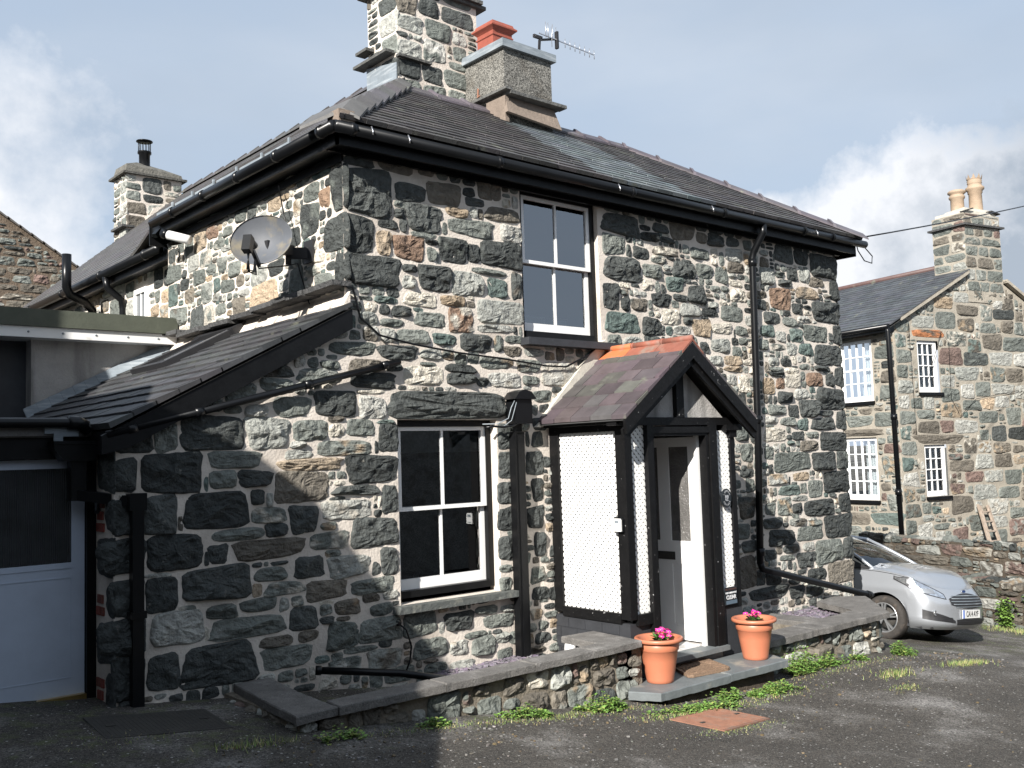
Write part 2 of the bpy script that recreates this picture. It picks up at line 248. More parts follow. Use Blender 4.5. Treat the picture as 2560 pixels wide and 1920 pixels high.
# ---------------------------------------------------------------- stone walls
PAL = dict(O=((.40, .16, .07), (.44, .19, .09)), k=((.042, .047, .046), (.088, .096, .092)), g=((.125, .138, .126), (.205, .22, .20)), c=((.10, .135, .125), (.14, .175, .16)), l=((.29, .30, .275), (.42, .415, .38)), p=((.46, .43, .37), (.58, .54, .46)),
           t=((.30, .235, .165), (.39, .32, .24)), b=((.12, .108, .09), (.19, .17, .14)), o=((.20, .135, .10), (.28, .19, .13)), q=((.46, .35, .24), (.52, .42, .31)), r=((.15, .11, .095), (.2, .14, .12)))
def pick(rng, mix):
    return rng.choices(list(mix.keys()), list(mix.values()))[0]
DK = 1.0
def stone(mb, fr, rect, cls, rng, hgt=.04, gap=.012, mi=1, big=1.0, shear=0):
    O, U, Vv, Nn = fr; x0, y0, x1, y1 = rect
    x0 += gap; x1 -= gap; y0 += gap; y1 -= gap
    w, h = x1 - x0, y1 - y0
    if w < .012 or h < .012: return
    cx, cy = (x0 + x1) / 2, (y0 + y1) / 2; m = min(w, h)
    K = 14 if m < .09 else 20 if m < .2 else 30
    e = rng.uniform(2.8, 5.5) if m < .13 else rng.uniform(5, 12)
    jt = [rng.uniform(-.13, .03) if m < .2 else rng.uniform(-.075, .02) for _ in range(9)]; ph = rng.uniform(0, 6.3); tilt = rng.uniform(-.07, .07) * min(1, .12 / m)
    kx = rng.uniform(-.16, .16); ky = rng.uniform(-.16, .16)
    out = []
    for k in range(K):
        t = 2 * math.pi * k / K; c, s = math.cos(t), math.sin(t)
        r = (abs(c) ** e + abs(s) ** e) ** (-1 / e)
        q = (t + ph) / (2 * math.pi) * 9 % 9; i = int(q); fr_ = q - i
        r *= 1 + (jt[i] * (1 - fr_) + jt[(i + 1) % 9] * fr_) + rng.uniform(-.025, .02)
        a, b = c * r, s * r
        a *= 1 + kx * b; b *= 1 + ky * a
        out.append((a, b + tilt * a * w / h * .5))
    rings = [(1.0, -.2), (.965, .22), (.90, .6), (.78, .9), (.55, 1.0), (.3, 1.0)] if m > .07 else [(1.0, -.3), (.95, .6), (.7, 1.0), (.35, 1.05)]
    if m > .2: rings = [(1.0, -.2), (.982, .2), (.95, .5), (.89, .78), (.78, .92), (.63, 1.0), (.45, 1.0), (.24, 1.0)]
    H = hgt * rng.uniform(.75, 1.25) * (1 if m > .06 else .6)
    pl = [(rng.uniform(.45, 1.15), rng.uniform(-1.5, 1.5), rng.uniform(-1.5, 1.5)) for _ in range(rng.randint(3, 6))]
    seed = rng.uniform(0, 999); lo, hi = PAL[cls]; f = rng.random(); base = [lo[i] + (hi[i] - lo[i]) * f for i in range(3)]
    sec = None
    if rng.random() < (.10 if cls == 'k' else .26): sec = PAL[rng.choice('tblgp' if cls != 'k' else 'bgg')][0]; sth = rng.uniform(0, .35)
    base = [x * DK for x in base]; vs = []; cols = []
    if sec is not None: sec = [x * DK for x in sec]
    def pt(a, b, hf):
        n1 = noise.noise(V3((a * w * 9 + seed, b * h * 9, seed))); n2 = noise.noise(V3((a * w * 28 + seed, b * h * 28, seed)))
        z = hf
        for (p0, gx, gy) in pl:
            z = min(z, p0 * max(hf, .15) + (gx * a + gy * b) * .72 * max(hf, 0))
        z = max(z, .3 * hf) + (n1 * .36 + n2 * .2) * (.25 + .75 * min(abs(hf), 1))
        if hf < 0: z = hf
        X = cx + a * w / 2; Y = cy + b * h / 2 + shear * (a * w / 2)
        vs.append(O + U * X + Vv * Y + Nn * (z * H))
        cc_ = [x * (1 + .2 * n1 + .16 * n2) for x in base]
        if sec is not None:
            q = max(0, min(1, (noise.noise(V3((a * w * 5 + seed, b * h * 5, seed + 9))) - sth) * 6 + .5))
            if q > 0: cc_ = [x * (1 - q) + y * q for x, y in zip(cc_, sec)]
        cols.append(tuple(max(.01, x) for x in cc_))
    for sc_, hf in rings:
        for a, b in out: pt(a * sc_, b * sc_, hf)
    pt(0, 0, 1.0)
    fs = []
    for i in range(len(rings) - 1):
        for k in range(K):
            fs.append((i * K + k, i * K + (k + 1) % K, (i + 1) * K + (k + 1) % K, (i + 1) * K + k))
    b0 = (len(rings) - 1) * K
    for k in range(K): fs.append((b0 + k, b0 + (k + 1) % K, len(vs) - 1))
    mb.add(vs, fs, mi, smooth=False, cols=cols)
def separate(ps):
    """trim neighbouring hand-measured stones so a joint stays between them"""
    ps = [list(p) for p in ps]
    for i in range(len(ps)):
        for j in range(i + 1, len(ps)):
            a, b = ps[i], ps[j]; ox = min(a[3], b[3]) - max(a[1], b[1]); oy = min(a[4], b[4]) - max(a[2], b[2])
            if ox <= 0 or oy <= 0: continue
            if ox < oy:
                l, r_ = (a, b) if a[1] + a[3] < b[1] + b[3] else (b, a); m = (l[3] + r_[1]) / 2; l[3] = m; r_[1] = m
            else:
                l, r_ = (a, b) if a[2] + a[4] < b[2] + b[4] else (b, a); m = (l[4] + r_[2]) / 2; l[4] = m; r_[2] = m
    return [tuple(p) for p in ps if p[3] - p[1] > .03 and p[4] - p[2] > .02]
def pack(x0, y0, x1, y1, inside, presets, sizes, seed, cell=.025):
    """fills what the presets leave free with stones of falling size; returns rects"""
    rng = random.Random(seed); nx, ny = int((x1 - x0) / cell), int((y1 - y0) / cell)
    occ = np.ones((nx, ny), bool)
    gx = x0 + (np.arange(nx) + .5) * cell; gy = y0 + (np.arange(ny) + .5) * cell
    X, Y = np.meshgrid(gx, gy, indexing='ij'); occ = ~inside(X, Y)
    for r in presets:
        a, b = int(round((r[0] - x0) / cell)), int(round((r[1] - y0) / cell)); c, d = int(round((r[2] - x0) / cell)), int(round((r[3] - y0) / cell))
        occ[max(a, 0):max(c, 0), max(b, 0):max(d, 0)] = True
    res = []
    for (wa, wb, ha, hb, tries) in sizes:
        for _ in range(tries):
            w = max(1, int(round(rng.uniform(wa, wb) / cell))); h = max(1, int(round(rng.uniform(ha, hb) / cell)))
            if nx <= w or ny <= h: continue
            i, j = rng.randrange(nx - w), rng.randrange(ny - h)
            if occ[i:i + w, j:j + h].any(): continue
            while j > 0 and not occ[i:i + w, j - 1].any(): j -= 1
            while i > 0 and not occ[i - 1, j:j + h].any(): i -= 1
            while j > 0 and not occ[i:i + w, j - 1].any(): j -= 1
            occ[i:i + w, j:j + h] = True
            res.append([i, j, i + w, j + h])
    for q in res:
        for _ in range(3):
            i, j, k, l = q
            if k < nx and not occ[k, j:l].any(): occ[k, j:l] = True; q[2] += 1
            if i > 0 and not occ[i - 1, j:l].any(): occ[i - 1, j:l] = True; q[0] -= 1
            i, j, k, l = q
            if l < ny and not occ[i:k, l].any(): occ[i:k, l] = True; q[3] += 1
            if j > 0 and not occ[i:k, j - 1].any(): occ[i:k, j - 1] = True; q[1] -= 1
    return [(x0 + i * cell, y0 + j * cell, x0 + k * cell, y0 + l * cell) for i, j, k, l in res]
def warp(r, k=.02, s=1.1, seed=0):
    cx, cy = (r[0] + r[2]) / 2, (r[1] + r[3]) / 2
    dy = k * noise.noise(V3((cx * s, cy * s, seed))) * 2; dx = k * .6 * noise.noise(V3((cx * s, cy * s, seed + 7)))
    return (r[0] + dx, r[1] + dy, r[2] + dx, r[3] + dy)
def parse(s):
    out = []
    for t in s.split():
        a = [int(x) / 100 for x in t[1:].split(',')]; out.append((t[0], *a))
    return out
def wall_sheet(mb, fr, us, vs_, skip, clip=None, mi=0, thick=0):
    """mortar sheet from a grid of cuts, cells for which skip() is true are openings"""
    O, U, Vv, Nn = fr
    for i in range(len(us) - 1):
        for j in range(len(vs_) - 1):
            a, b, c, d = us[i], vs_[j], us[i + 1], vs_[j + 1]
            if skip((a + c) / 2, (b + d) / 2): continue
            poly = [(a, b), (c, b), (c, d), (a, d)]
            if clip: poly = clip(poly)
            if len(poly) < 3: continue
            mb.add([O + U * p + Vv * q for p, q in poly], [tuple(range(len(poly)))], mi)
def clip_half(poly, nx, ny, d):
    """keep nx*x+ny*y<=d"""
    out = []
    for i in range(len(poly)):
        p, q = poly[i], poly[(i + 1) % len(poly)]; a = nx * p[0] + ny * p[1] - d; b = nx * q[0] + ny * q[1] - d
        if a <= 0: out.append(p)
        if (a < 0 < b) or (b < 0 < a):
            t = a / (a - b); out.append((p[0] + (q[0] - p[0]) * t, p[1] + (q[1] - p[1]) * t))
    return out
X_, Y_, Z_ = V3((1, 0, 0)), V3((0, 1, 0)), V3((0, 0, 1)); O0 = V3((0, 0, 0))
SIZES = [(.26, .42, .16, .24, 900), (.18, .32, .10, .17, 2500), (.12, .22, .07, .13, 5000), (.08, .15, .05, .09, 8000), (.05, .10, .04, .06, 7000)]

# ---------------------------------------------------------------- ground
CT = [(2.3, .3, 0), (3.1, -1.2, -.13), (4.4, -1.2, -.33), (5.8, -1.2, -.47), (6.4, -1.5, -.58), (8.2, -1.6, -.67), (9.9, -1.25, -.66), (10.7, -1.25, -.70), (12, -.5, -.98), (13.2, .1, -1.17), (17.2, 0, -1.58), (15.3, -.8, -1.40), (0, -7, 0), (3, -5, -.1), (6, -5, -.5), (10, -4, -.85), (1.7, .3, 0), (4, -3, -.24)]
def gbase(x, y): return .22 - .105 * max(-6, min(x, 22)) + .03 * max(-9, min(y, 12))
def gz(x, y):
    b = gbase(x, y); sw = .35; s = 0
    for (a, c, z) in CT:
        w = math.exp(-((x - a) ** 2 + (y - c) ** 2) / (2 * 1.1 ** 2)); s += w * (z - gbase(a, c)); sw += w
    return b + s / sw + .012 * noise.noise(V3((x * 1.3, y * 1.3, 0)))
FRONT_ST = """k284,171,334,197 l336,171,372,196 g374,176,407,194 p408,180,422,191 g424,181,453,195 k456,167,476,191 g394,164,450,178 k424,141,475,165 t360,153,421,163 l367,163,392,170 g305,157,348,170 g306,142,328,156 k329,142,361,155 b355,126,407,153 k285,112,337,141 k339,128,350,140 g338,113,370,126 k371,103,396,126 l399,112,449,131 k409,132,456,140 k458,114,474,139 k427,88,474,112 g305,101,351,112 k350,103,369,114 k305,86,320,101 b322,83,385,103 g388,89,426,104 g399,105,414,111 k375,68,402,88 l405,65,445,83 k455,62,473,87 k284,60,338,87 g341,69,369,80 g349,57,385,68 b383,49,423,65 g426,49,468,62 g378,224,420,243 k349,228,376,238 g346,216,376,227 g318,207,345,223 g299,200,317,210 o284,199,297,205 g358,196,393,213 k395,197,435,218 l437,195,464,214 p435,214,463,220 k428,221,476,235 p483,225,526,245 k529,226,566,248 k563,225,579,234 k237,170,264,188 g265,170,282,196 k234,142,252,167 k255,140,301,170 k235,113,256,137 k257,111,281,140 k258,84,300,112 k225,86,258,110 k234,56,256,82 k258,56,281,81 l261,31,301,56 g302,42,327,56 g328,47,361,58 g305,26,368,49 b344,19,374,28 g346,1,390,19 k235,-1,257,30 k259,1,282,27 k283,-3,342,32 k225,29,258,55 k370,28,395,47 g397,37,408,46 b410,35,435,47 g443,30,467,40 g403,7,433,30 g433,9,475,29 b377,18,395,27 g418,0,451,9 g486,-13,523,5 l525,-15,547,-2 g550,-21,579,-2 k520,6,554,23 g564,1,602,15 g542,-2,569,5 g457,-28,488,-14 b440,-14,475,6 l404,-11,436,1 l578,-12,594,-2 g595,-15,611,-3 g497,-26,523,-17 l525,-27,554,-19 k426,367,475,411 k427,336,455,371 k427,309,483,336 k477,388,512,405 b513,391,552,412 k554,403,569,412 k556,395,581,404 b572,404,601,423 k490,362,529,388 t533,379,561,391 g535,365,590,384 k477,372,489,381 l598,366,627,383 b578,385,626,399 k459,361,480,369 t458,337,473,359 o475,336,508,359 g494,356,522,363 k525,338,557,362 k573,340,626,366 k558,341,572,359 g512,337,520,350 g562,331,606,337 k484,325,500,332 l484,310,498,322 k501,310,537,334 l538,309,576,332 c581,310,606,329 k611,311,625,338 p484,294,521,308 t524,298,554,308 l566,285,626,308 o534,274,562,298 g496,277,530,291 k472,284,494,295 k459,285,470,294 l438,275,457,286 g459,274,485,282 g475,261,513,275 c515,262,543,272 k545,257,585,274 l565,277,612,284 g587,258,598,275 g600,268,625,275 b598,255,621,265 l624,256,651,264 g408,248,455,260 k457,246,498,259 l501,248,525,258 t525,248,539,256 b428,234,464,246 g401,229,420,243 k529,227,565,249 g569,242,610,254 g613,240,646,253 l647,228,695,252 l578,225,620,239 g622,228,643,237 k518,239,535,246 l436,215,462,219 g606,214,633,223 g633,211,659,223 c454,295,479,301 k739,394,799,416 g740,371,775,392 k740,343,799,371 k738,311,763,340 c740,287,793,309 k798,287,831,307 g742,273,764,285 l766,273,799,284 k765,311,779,328 b780,313,808,327 k822,404,850,415 k800,392,831,402 k834,394,859,402 b851,399,896,423 b898,401,917,414 k919,400,952,416 k955,404,981,416 k787,370,814,384 p818,379,866,389 g885,381,923,395 g817,369,843,378 k854,356,893,376 g896,359,927,377 g931,357,956,377 b955,372,990,385 g801,351,833,367 c840,339,871,357 k878,329,911,350 k852,329,878,337 k815,320,849,336 g920,346,938,353 g941,347,958,354 p960,337,991,353 l862,313,902,328 k903,315,933,326 l916,326,936,333 g937,312,983,331 p828,301,863,319 k868,303,885,311 t884,290,918,311 p919,296,960,309 g965,296,989,308 l849,291,880,301 l916,273,955,291 k896,271,912,285 k957,284,970,293 g971,285,987,294 t941,252,976,271 l911,258,940,270 l1021,364,1053,386 k1080,374,1105,392 l1108,374,1132,393 b1132,371,1167,386 k1060,365,1091,374 o1039,334,1087,363 t1098,353,1151,369 k1088,331,1114,346 k1025,315,1061,330 g1065,314,1099,326 l1100,321,1127,330 k1006,331,1032,344 b1007,345,1033,355 c1016,298,1048,313 g1111,297,1170,319 c1080,294,1109,312 l1049,293,1073,307 g1011,281,1033,295 g1037,282,1070,290 l1072,277,1096,293 c1099,278,1133,295 l1031,262,1054,273 k1057,262,1081,273 g1030,249,1063,261 p1065,246,1096,261 k1135,384,1202,417 k1180,357,1200,384 k1135,325,1200,353 k1183,297,1201,323 k1134,267,1199,295 k1099,397,1133,416 k1055,396,1096,423 t938,252,977,266 p966,227,989,249 k1030,249,1063,261 p1064,235,1098,260 o1113,238,1154,257 k1159,239,1179,256 k1133,259,1173,266 t1016,226,1041,247 o1044,233,1063,247 k1047,215,1079,230 l1083,221,1119,235 k1134,208,1198,237 k1093,198,1136,221 g1024,200,1065,213 k1068,198,1092,214 k1136,200,1176,207 k1116,181,1176,198 c1087,181,1112,196 g1049,187,1086,198 l1016,190,1045,199 p1013,168,1061,186 k1073,169,1102,180 k1137,154,1197,179 b1090,154,1133,168 g1106,171,1135,179 g1031,130,1114,155 k1116,129,1173,153 k1175,129,1197,153 k1180,182,1199,207 k1181,240,1199,266 g954,169,984,187 g965,144,988,166 g1012,146,1032,162 k961,126,989,136 g971,107,990,125 l1017,114,1060,128 t1070,116,1109,128 k1139,99,1196,127 g1104,94,1138,118 c1036,100,1086,113 l1064,91,1103,99 k1175,72,1197,97 k1092,70,1163,93 g1034,76,1065,98 k1066,77,1089,90 k956,77,989,103 g1008,78,1030,93 k1002,61,1043,75 l1057,61,1099,72 g1100,60,1134,66 k1137,38,1196,70 g1073,41,1134,60 k1012,39,1069,59 k1040,28,1079,40 g1113,9,1177,40 k1179,11,1195,39 k1072,8,1111,27 l1084,28,1112,39 g1034,21,1067,27 k958,37,986,51 k1002,24,1027,37 b950,-4,981,34 b1138,-20,1195,9 k1092,-10,1136,5 k1086,-30,1125,-14 k1051,-28,1084,-12 k965,-22,1049,-7 k982,-4,1001,15 g948,53,976,72 k588,167,611,191 k588,139,608,164 k586,115,608,136 k586,90,609,112 k586,63,610,86 g586,35,600,48 g586,52,602,59 k623,168,627,183 k631,168,645,183 k622,141,644,164 k629,115,644,138 k621,90,643,111 k630,62,645,86 g624,38,644,54 k625,22,647,34"""
SIDE_ST = """k1,371,20,411 k2,338,46,368 k42,361,77,390 k20,367,39,381 g38,391,71,407 o24,381,43,398 t110,397,140,410 k88,381,117,392 p74,383,91,398 g233,379,263,393 o250,397,277,412 g266,369,297,388 g230,359,252,374 g282,353,316,371 g198,348,228,364 g212,335,245,348 b190,337,209,349 g256,359,279,370 b312,336,340,354 g266,331,292,353 k325,353,351,366 g346,367,386,386 c357,340,384,365 g331,315,380,337 k288,304,323,331 g261,304,286,328 g233,314,255,326 b189,304,218,326 q120,304,178,333 k105,306,120,318 g72,312,99,336 g42,322,66,333 g22,308,54,325 l247,330,264,338 k363,390,383,406 k108,336,140,350 k178,335,181,336 l215,378,243,388 k163,399,183,411 g203,421,229,434"""
def axis(lo, hi, flo, fhi, step, grow=1.35):
    a = list(np.arange(flo, fhi, step)); s = step; x = flo
    while x > lo: s *= grow; x -= s; a.insert(0, x)
    s = step; x = a[-1]
    while x < hi: s *= grow; x += s; a.append(x)
    return a
gxs = axis(-400, 500, 0, 18, .16); gys = axis(-300, 500, -6, 2, .16)
g = MB(); g.add([(x, y, gz(x, y)) for x in gxs for y in gys], [(i * len(gys) + j, (i + 1) * len(gys) + j, (i + 1) * len(gys) + j + 1, i * len(gys) + j + 1) for i in range(len(gxs) - 1) for j in range(len(gys) - 1)], smooth=True)
ASPH = mat('asphalt', (.060, .053, .045), rough=.92, noise_s=1.1, amt=.5, bump=1, bump_s=70, bump_d=.02, voro=85, voro_amt=.7, second=(.150, .143, .135), sec_s=1.1, sec_t=.60, sec_w=.09)
def speckle(m, scale, thr, colr, patch=None):
    t = m.node_tree; b = t.nodes['Principled BSDF']; src = b.inputs['Base Color'].links[0].from_socket; co = N(t, 'ShaderNodeTexCoord'); K = t.links.new
    vo = N(t, 'ShaderNodeTexVoronoi'); vo.inputs['Scale'].default_value = scale; K(co.outputs['Object'], vo.inputs['Vector']); sp = N(t, 'ShaderNodeSeparateColor'); K(vo.outputs['Color'], sp.inputs[0])
    g1 = N(t, 'ShaderNodeMath', operation='GREATER_THAN'); g1.inputs[1].default_value = thr; K(sp.outputs[1], g1.inputs[0]); l1 = N(t, 'ShaderNodeMath', operation='LESS_THAN'); l1.inputs[1].default_value = .33; K(vo.outputs['Distance'], l1.inputs[0])
    mu = N(t, 'ShaderNodeMath', operation='MULTIPLY'); K(g1.outputs[0], mu.inputs[0]); K(l1.outputs[0], mu.inputs[1]); m2 = N(t, 'ShaderNodeMix', data_type='RGBA'); K(mu.outputs[0], m2.inputs[0]); K(src, m2.inputs[6]); m2.inputs[7].default_value = (*colr, 1); K(m2.outputs[2], b.inputs['Base Color'])
def moss(m):
    t = m.node_tree; b = t.nodes['Principled BSDF']; src = b.inputs['Base Color'].links[0].from_socket; K = t.links.new; co = N(t, 'ShaderNodeTexCoord'); sp = N(t, 'ShaderNodeSeparateXYZ'); K(co.outputs['Object'], sp.inputs[0])
    a = N(t, 'ShaderNodeMapRange'); a.inputs[1].default_value = -2.6; a.inputs[2].default_value = -1.25; K(sp.outputs['Y'], a.inputs[0]); nz = N(t, 'ShaderNodeTexNoise'); nz.inputs['Scale'].default_value = 5; nz.inputs['Detail'].default_value = 8; nz.inputs['Roughness'].default_value = .7; K(co.outputs['Object'], nz.inputs['Vector'])
    ad = N(t, 'ShaderNodeMath', operation='MULTIPLY_ADD'); ad.inputs[1].default_value = .28; K(a.outputs[0], ad.inputs[0]); K(nz.outputs['Fac'], ad.inputs[2]); r = N(t, 'ShaderNodeMapRange'); r.inputs[1].default_value = .80; r.inputs[2].default_value = .92; r.inputs[4].default_value = .75; K(ad.outputs[0], r.inputs[0])
    x = N(t, 'ShaderNodeMix', data_type='RGBA'); K(r.outputs[0], x.inputs[0]); K(src, x.inputs[6]); x.inputs[7].default_value = (.085, .10, .035, 1); K(x.outputs[2], b.inputs['Base Color'])
moss(ASPH)
speckle(ASPH, 42, .95, (.44, .43, .41)); speckle(ASPH, 95, .86, (.27, .26, .24)); speckle(ASPH, 160, .75, (.16, .15, .135))
struct(g.build('ground', ASPH, fixn=False))

# ================================================================= the stone house
house = empty('stone_house', (7, 2, 0), 'large dark rubble stone cottage with pale lime mortar, slate hipped roof and small porch', 'house')
FR = (O0, X_, Z_, V3((0, -1, 0)))
fp = parse(FRONT_ST) + [('k', 4.656, 1.95, 6.037, 2.20), ('g', 10.9, -.85, 11.5, -.45)]
fp = separate(fp)
LEANZ = lambda x: 2.87 - .515 * (4.25 - x)
LW = (4.75, .36, 5.87, 1.945); UW = (6.25, 2.74, 7.335, 4.235)
def inside_front(X, Y):
    top = np.where(X < 4.25, 2.87 - .515 * (4.25 - X) - .12, 4.30)
    ok = (Y < top) & (Y > -.95) & (X > 2.38) & (X < 11.98)
    for (a, b, c, d) in (LW, UW): ok &= ~((X > a - .02) & (X < c + (.09 if a < 5 else .09)) & (Y > b - .07) & (Y < d))
    ok &= ~((X > 6.62) & (X < 8.12) & (Y < 1.75)); ok &= ~((X > 6.75) & (X < 8.0) & (Y < 2.2))
    return ok
mw = MB()
def skipf(u, v):
    for (a, b, c, d) in (LW, UW):
        if a < u < c and b < v < d: return True
    return 6.98 < u < 7.7 and v < 1.7
us = sorted([2.36, 4.25, 11.96, LW[0], LW[2], UW[0], UW[2], 6.98, 7.7]); vs_ = sorted([-1.3, 1.7, LW[1], LW[3], UW[1], UW[3], 4.42])
def clipf(p):
    if max(q[0] for q in p) <= 4.2501: p = clip_half(p, -.515, 1, 2.87 - .515 * 4.25 - .03)
    return p
wall_sheet(mw, FR, us, vs_, skipf, clipf)
for (a, b, c, d), dp in ((LW, .16), (UW, .12)):     # window reveals
    mw.add([(a, 0, b), (a, dp, b), (a, dp, d), (a, 0, d)], [(0, 1, 2, 3)]); mw.add([(c, 0, b), (c, 0, d), (c, dp, d), (c, dp, b)], [(0, 1, 2, 3)])
    mw.add([(a, 0, d), (a, dp, d), (c, dp, d), (c, 0, d)], [(0, 1, 2, 3)]); mw.add([(a, 0, b), (c, 0, b), (c, dp, b), (a, dp, b)], [(0, 1, 2, 3)])
rng = random.Random(5)
for (cl, a, b, c, d) in fp:
    if c > 11.85: c = 12.04
    q = cl == 'k' and (c - a) > .3
    stone(mw, FR, (a - .010, b - .008, c + .010, d + .008), cl, rng, hgt=.068 if q else .045, gap=.003)
fillr = pack(2.36, -.95, 12.0, 4.35, inside_front, [p[1:] for p in fp], SIZES, 11)
for r in fillr:
    big_ = (r[2] - r[0]) > .17
    cl = pick(rng, dict(k=3.2, g=3.4, l=2.4, p=1.2, t=.4, b=1.2, c=.5, o=.05) if r[2] > 0 else dict(k=1))
    if r[1] > 4.0: cl = pick(rng, dict(k=3, b=2, g=1))
    stone(mw, FR, warp(r, .012), cl, rng, hgt=.040 if big_ else .026, gap=.007 if big_ else .004)
wall_front = mw.build('wall', [MORT, ST], house, fixn=False)

# wall on the left flank of the upper block
FS = (V3((4.27, 0, 0)), Y_, Z_, V3((-1, 0, 0)))
ms = MB(); wall_sheet(ms, FS, [0, 3.85], [2.3, 4.42], lambda u, v: False)
sp = parse(SIDE_ST)
sp = [('k', -.05, 3.72, .20, 4.12), ('k', -.05, 3.39, .33, 3.69), ('k', -.05, 3.10, .16, 3.36)] + [p for p in sp if p[1] > .21 or p[2] < 3.1 or (p[1] > .38)]
sp = separate(sp)
for (cl, a, b, c, d) in sp: stone(ms, FS, (a - .008, b - .008, c + .008, d + .008), cl, rng, hgt=.05 if a < 0 else .034, gap=.001)
for r in pack(0, 2.9, 3.85, 4.4, lambda X, Y: (Y > 3.02) & (Y < 4.34) & (X < 3.84), [p[1:] for p in sp], SIZES, 12):
    stone(ms, FS, warp(r, .012), pick(rng, dict(k=1.8, g=4.4, l=2.4, p=1, t=.6, b=1.2, c=1, q=.4)), rng, hgt=.028, gap=.006)
# projecting drip stones over the lean-to
y = -.05
while y < 3.9:
    l = rng.uniform(.25, .6); z = 3.03 + .03 * math.sin(y * 2.2) + (.05 if y < .2 else 0)
    M_ = Matrix.Translation((4.27, y, z)) @ Matrix.Rotation(rng.uniform(-.05, .05), 4, 'X')
    ms.box(-rng.uniform(.13, .19), 0, -.02, .02, l, .025, 1, tuple(rng.uniform(.05, .09) for _ in range(3))[0:1] * 3, mat=M_); y += l - .03
ms.build('wall', [MORT, ST], house, fixn=False)

# quoined return of the lean-to with red bricks between the stones
mr_ = MB(); FQ = (V3((2.36, 0, 0)), Y_, Z_, V3((-1, 0, 0)))
wall_sheet(mr_, FQ, [0, .47], [-.4, 1.78], lambda u, v: False)
zq = [(-.12, .20, .15), (.22, .52, .34), (.55, .80, .15), (.82, 1.12, .34), (1.14, 1.40, .15), (1.42, 1.74, .34)]
for (a, b, w_) in zq: stone(mr_, FQ, (-.04, a, w_, b), 'k', rng, hgt=.035, gap=.01)
for (a, b, w_) in zq:
    if w_ < .3:
        n = int((b - a) / .085)
        for i in range(n):
            zz = a + .01 + i * .085
            for (p, q) in (((.20, .31),) if i % 2 else ((.18, .235), (.25, .33))):
                mr_.box(2.36 - .012, p, zz, 2.37, q, zz + .06, 2, (.20 * rng.uniform(.7, 1.2), .055, .04))
mr_.build('wall', [MORT, ST, BRICK], house, fixn=False)

# rear range wall, set back
mb = MB(); FB = (V3((4.47, 0, 0)), Y_, Z_, V3((-1, 0, 0)))
wall_sheet(mb, FB, [3.85, 5.0, 5.42, 10.6], [2.2, 3.05, 3.85, 4.3], lambda u, v: 5.0 < u < 5.42 and 3.05 < v < 3.85)
mb.add([(4.27, 3.85, 2.3), (4.47, 3.85, 2.3), (4.47, 3.85, 4.42), (4.27, 3.85, 4.42)], [(0, 1, 2, 3)])
for r in pack(3.85, 2.9, 10.6, 4.2, lambda X, Y: (Y > 2.9) & ~((X > 4.95) & (X < 5.47) & (Y > 3.0) & (Y < 3.9)), [], [(.3, .5, .2, .4, 900), (.15, .3, .12, .25, 1500), (.08, .15, .06, .12, 1500)], 13):
    stone(mb, FB, warp(r), pick(rng, dict(k=1, g=3, l=2, t=1.5, b=1, q=1)), rng, hgt=.04, gap=.01)
mb.build('wall', [MORT, ST], house, fixn=False)

# ---- roof
def smooth(a, b, x):
    t = max(0, min(1, (x - a) / (b - a))); return t * t * (3 - 2 * t)
def zL(x, y):
    s = .672 + (.738 - .672) * smooth(1.5, 3.0, y); z1 = 4.38 + (x - 4.06) * s; z2 = 6.70 - (7.2 - x) * .86
    t = smooth(3.75, 5.2, y); return z1 * (1 - t) + z2 * t
def zF(x, y): return 4.4 + .635 * (y + .28)
def slates(mb, region, umin, umax, vmin, vmax, row, wid, place, colf, rng, th=.014, sag=.003):
    """region: list of half planes (nx, ny, d) in (u, v), v goes up the slope; place(u, v, lift)"""
    v = vmin; k = 0
    while v < vmax - .01:
        v1 = min(v + row * 1.03, vmax + .0); u = umin - (k % 2) * wid / 2 - rng.uniform(0, .04)
        while u < umax:
            w = wid * rng.uniform(.82, 1.15); dv = rng.uniform(-.006, .006); lf = rng.uniform(0, sag)
            poly = [(u + .003, v + dv), (u + w - .003, v + dv + rng.uniform(-.003, .003)), (u + w - .003, v1), (u + .003, v1)]
            for h in region:
                poly = clip_half(poly, *h)
                if len(poly) < 3: break
            if len(poly) >= 3:
                n = len(poly); c = colf(u + w / 2, v, rng)
                top = [place(p, q, .004 + th * (1 + .9 * (v1 - q) / row) + lf) for p, q in poly]; bot = [place(p, q, -.006) for p, q in poly]
                mb.add(top + bot, [tuple(range(n))] + [(i, n + i, n + (i + 1) % n, (i + 1) % n) for i in range(n)], 0, c)
            u += w
        v += row; k += 1
def scol(base, j, rng): f = rng.uniform(1 - j, 1 + j); return tuple(b * f * rng.uniform(.96, 1.04) for b in base)
HP = [(4.06, -.28), (12.22, -.28), (9.95, 1.95), (6.2, 1.95)]
def halves(poly):
    """half planes of a convex counter-clockwise polygon"""
    r = []
    for i in range(len(poly)):
        (a, b), (c, d) = poly[i], poly[(i + 1) % len(poly)]; nx, ny = (d - b), -(c - a); l = math.hypot(nx, ny); r.append((nx / l, ny / l, (nx * a + ny * b) / l))
    return r
def colF(u, v, rng):
    # cleaner slates below the lead-capped stack, washed pale by the run-off
    a = 7.45 - .12 * (1.95 - v) ; b = 8.5 + .1 * (1.95 - v)
    if a < u < b + .25 * rng.random() and v < 1.5 - .0: return scol((.125, .142, .15), .25, rng)
    return scol((.062, .058, .058), .30, rng)
rf = MB()
slates(rf, halves(HP), 3.9, 12.3, -.28, 1.95, .118, .25, lambda u, v, l: V3((u, v - l * .5, zF(u, v) + l)), colF, rng, th=.012)
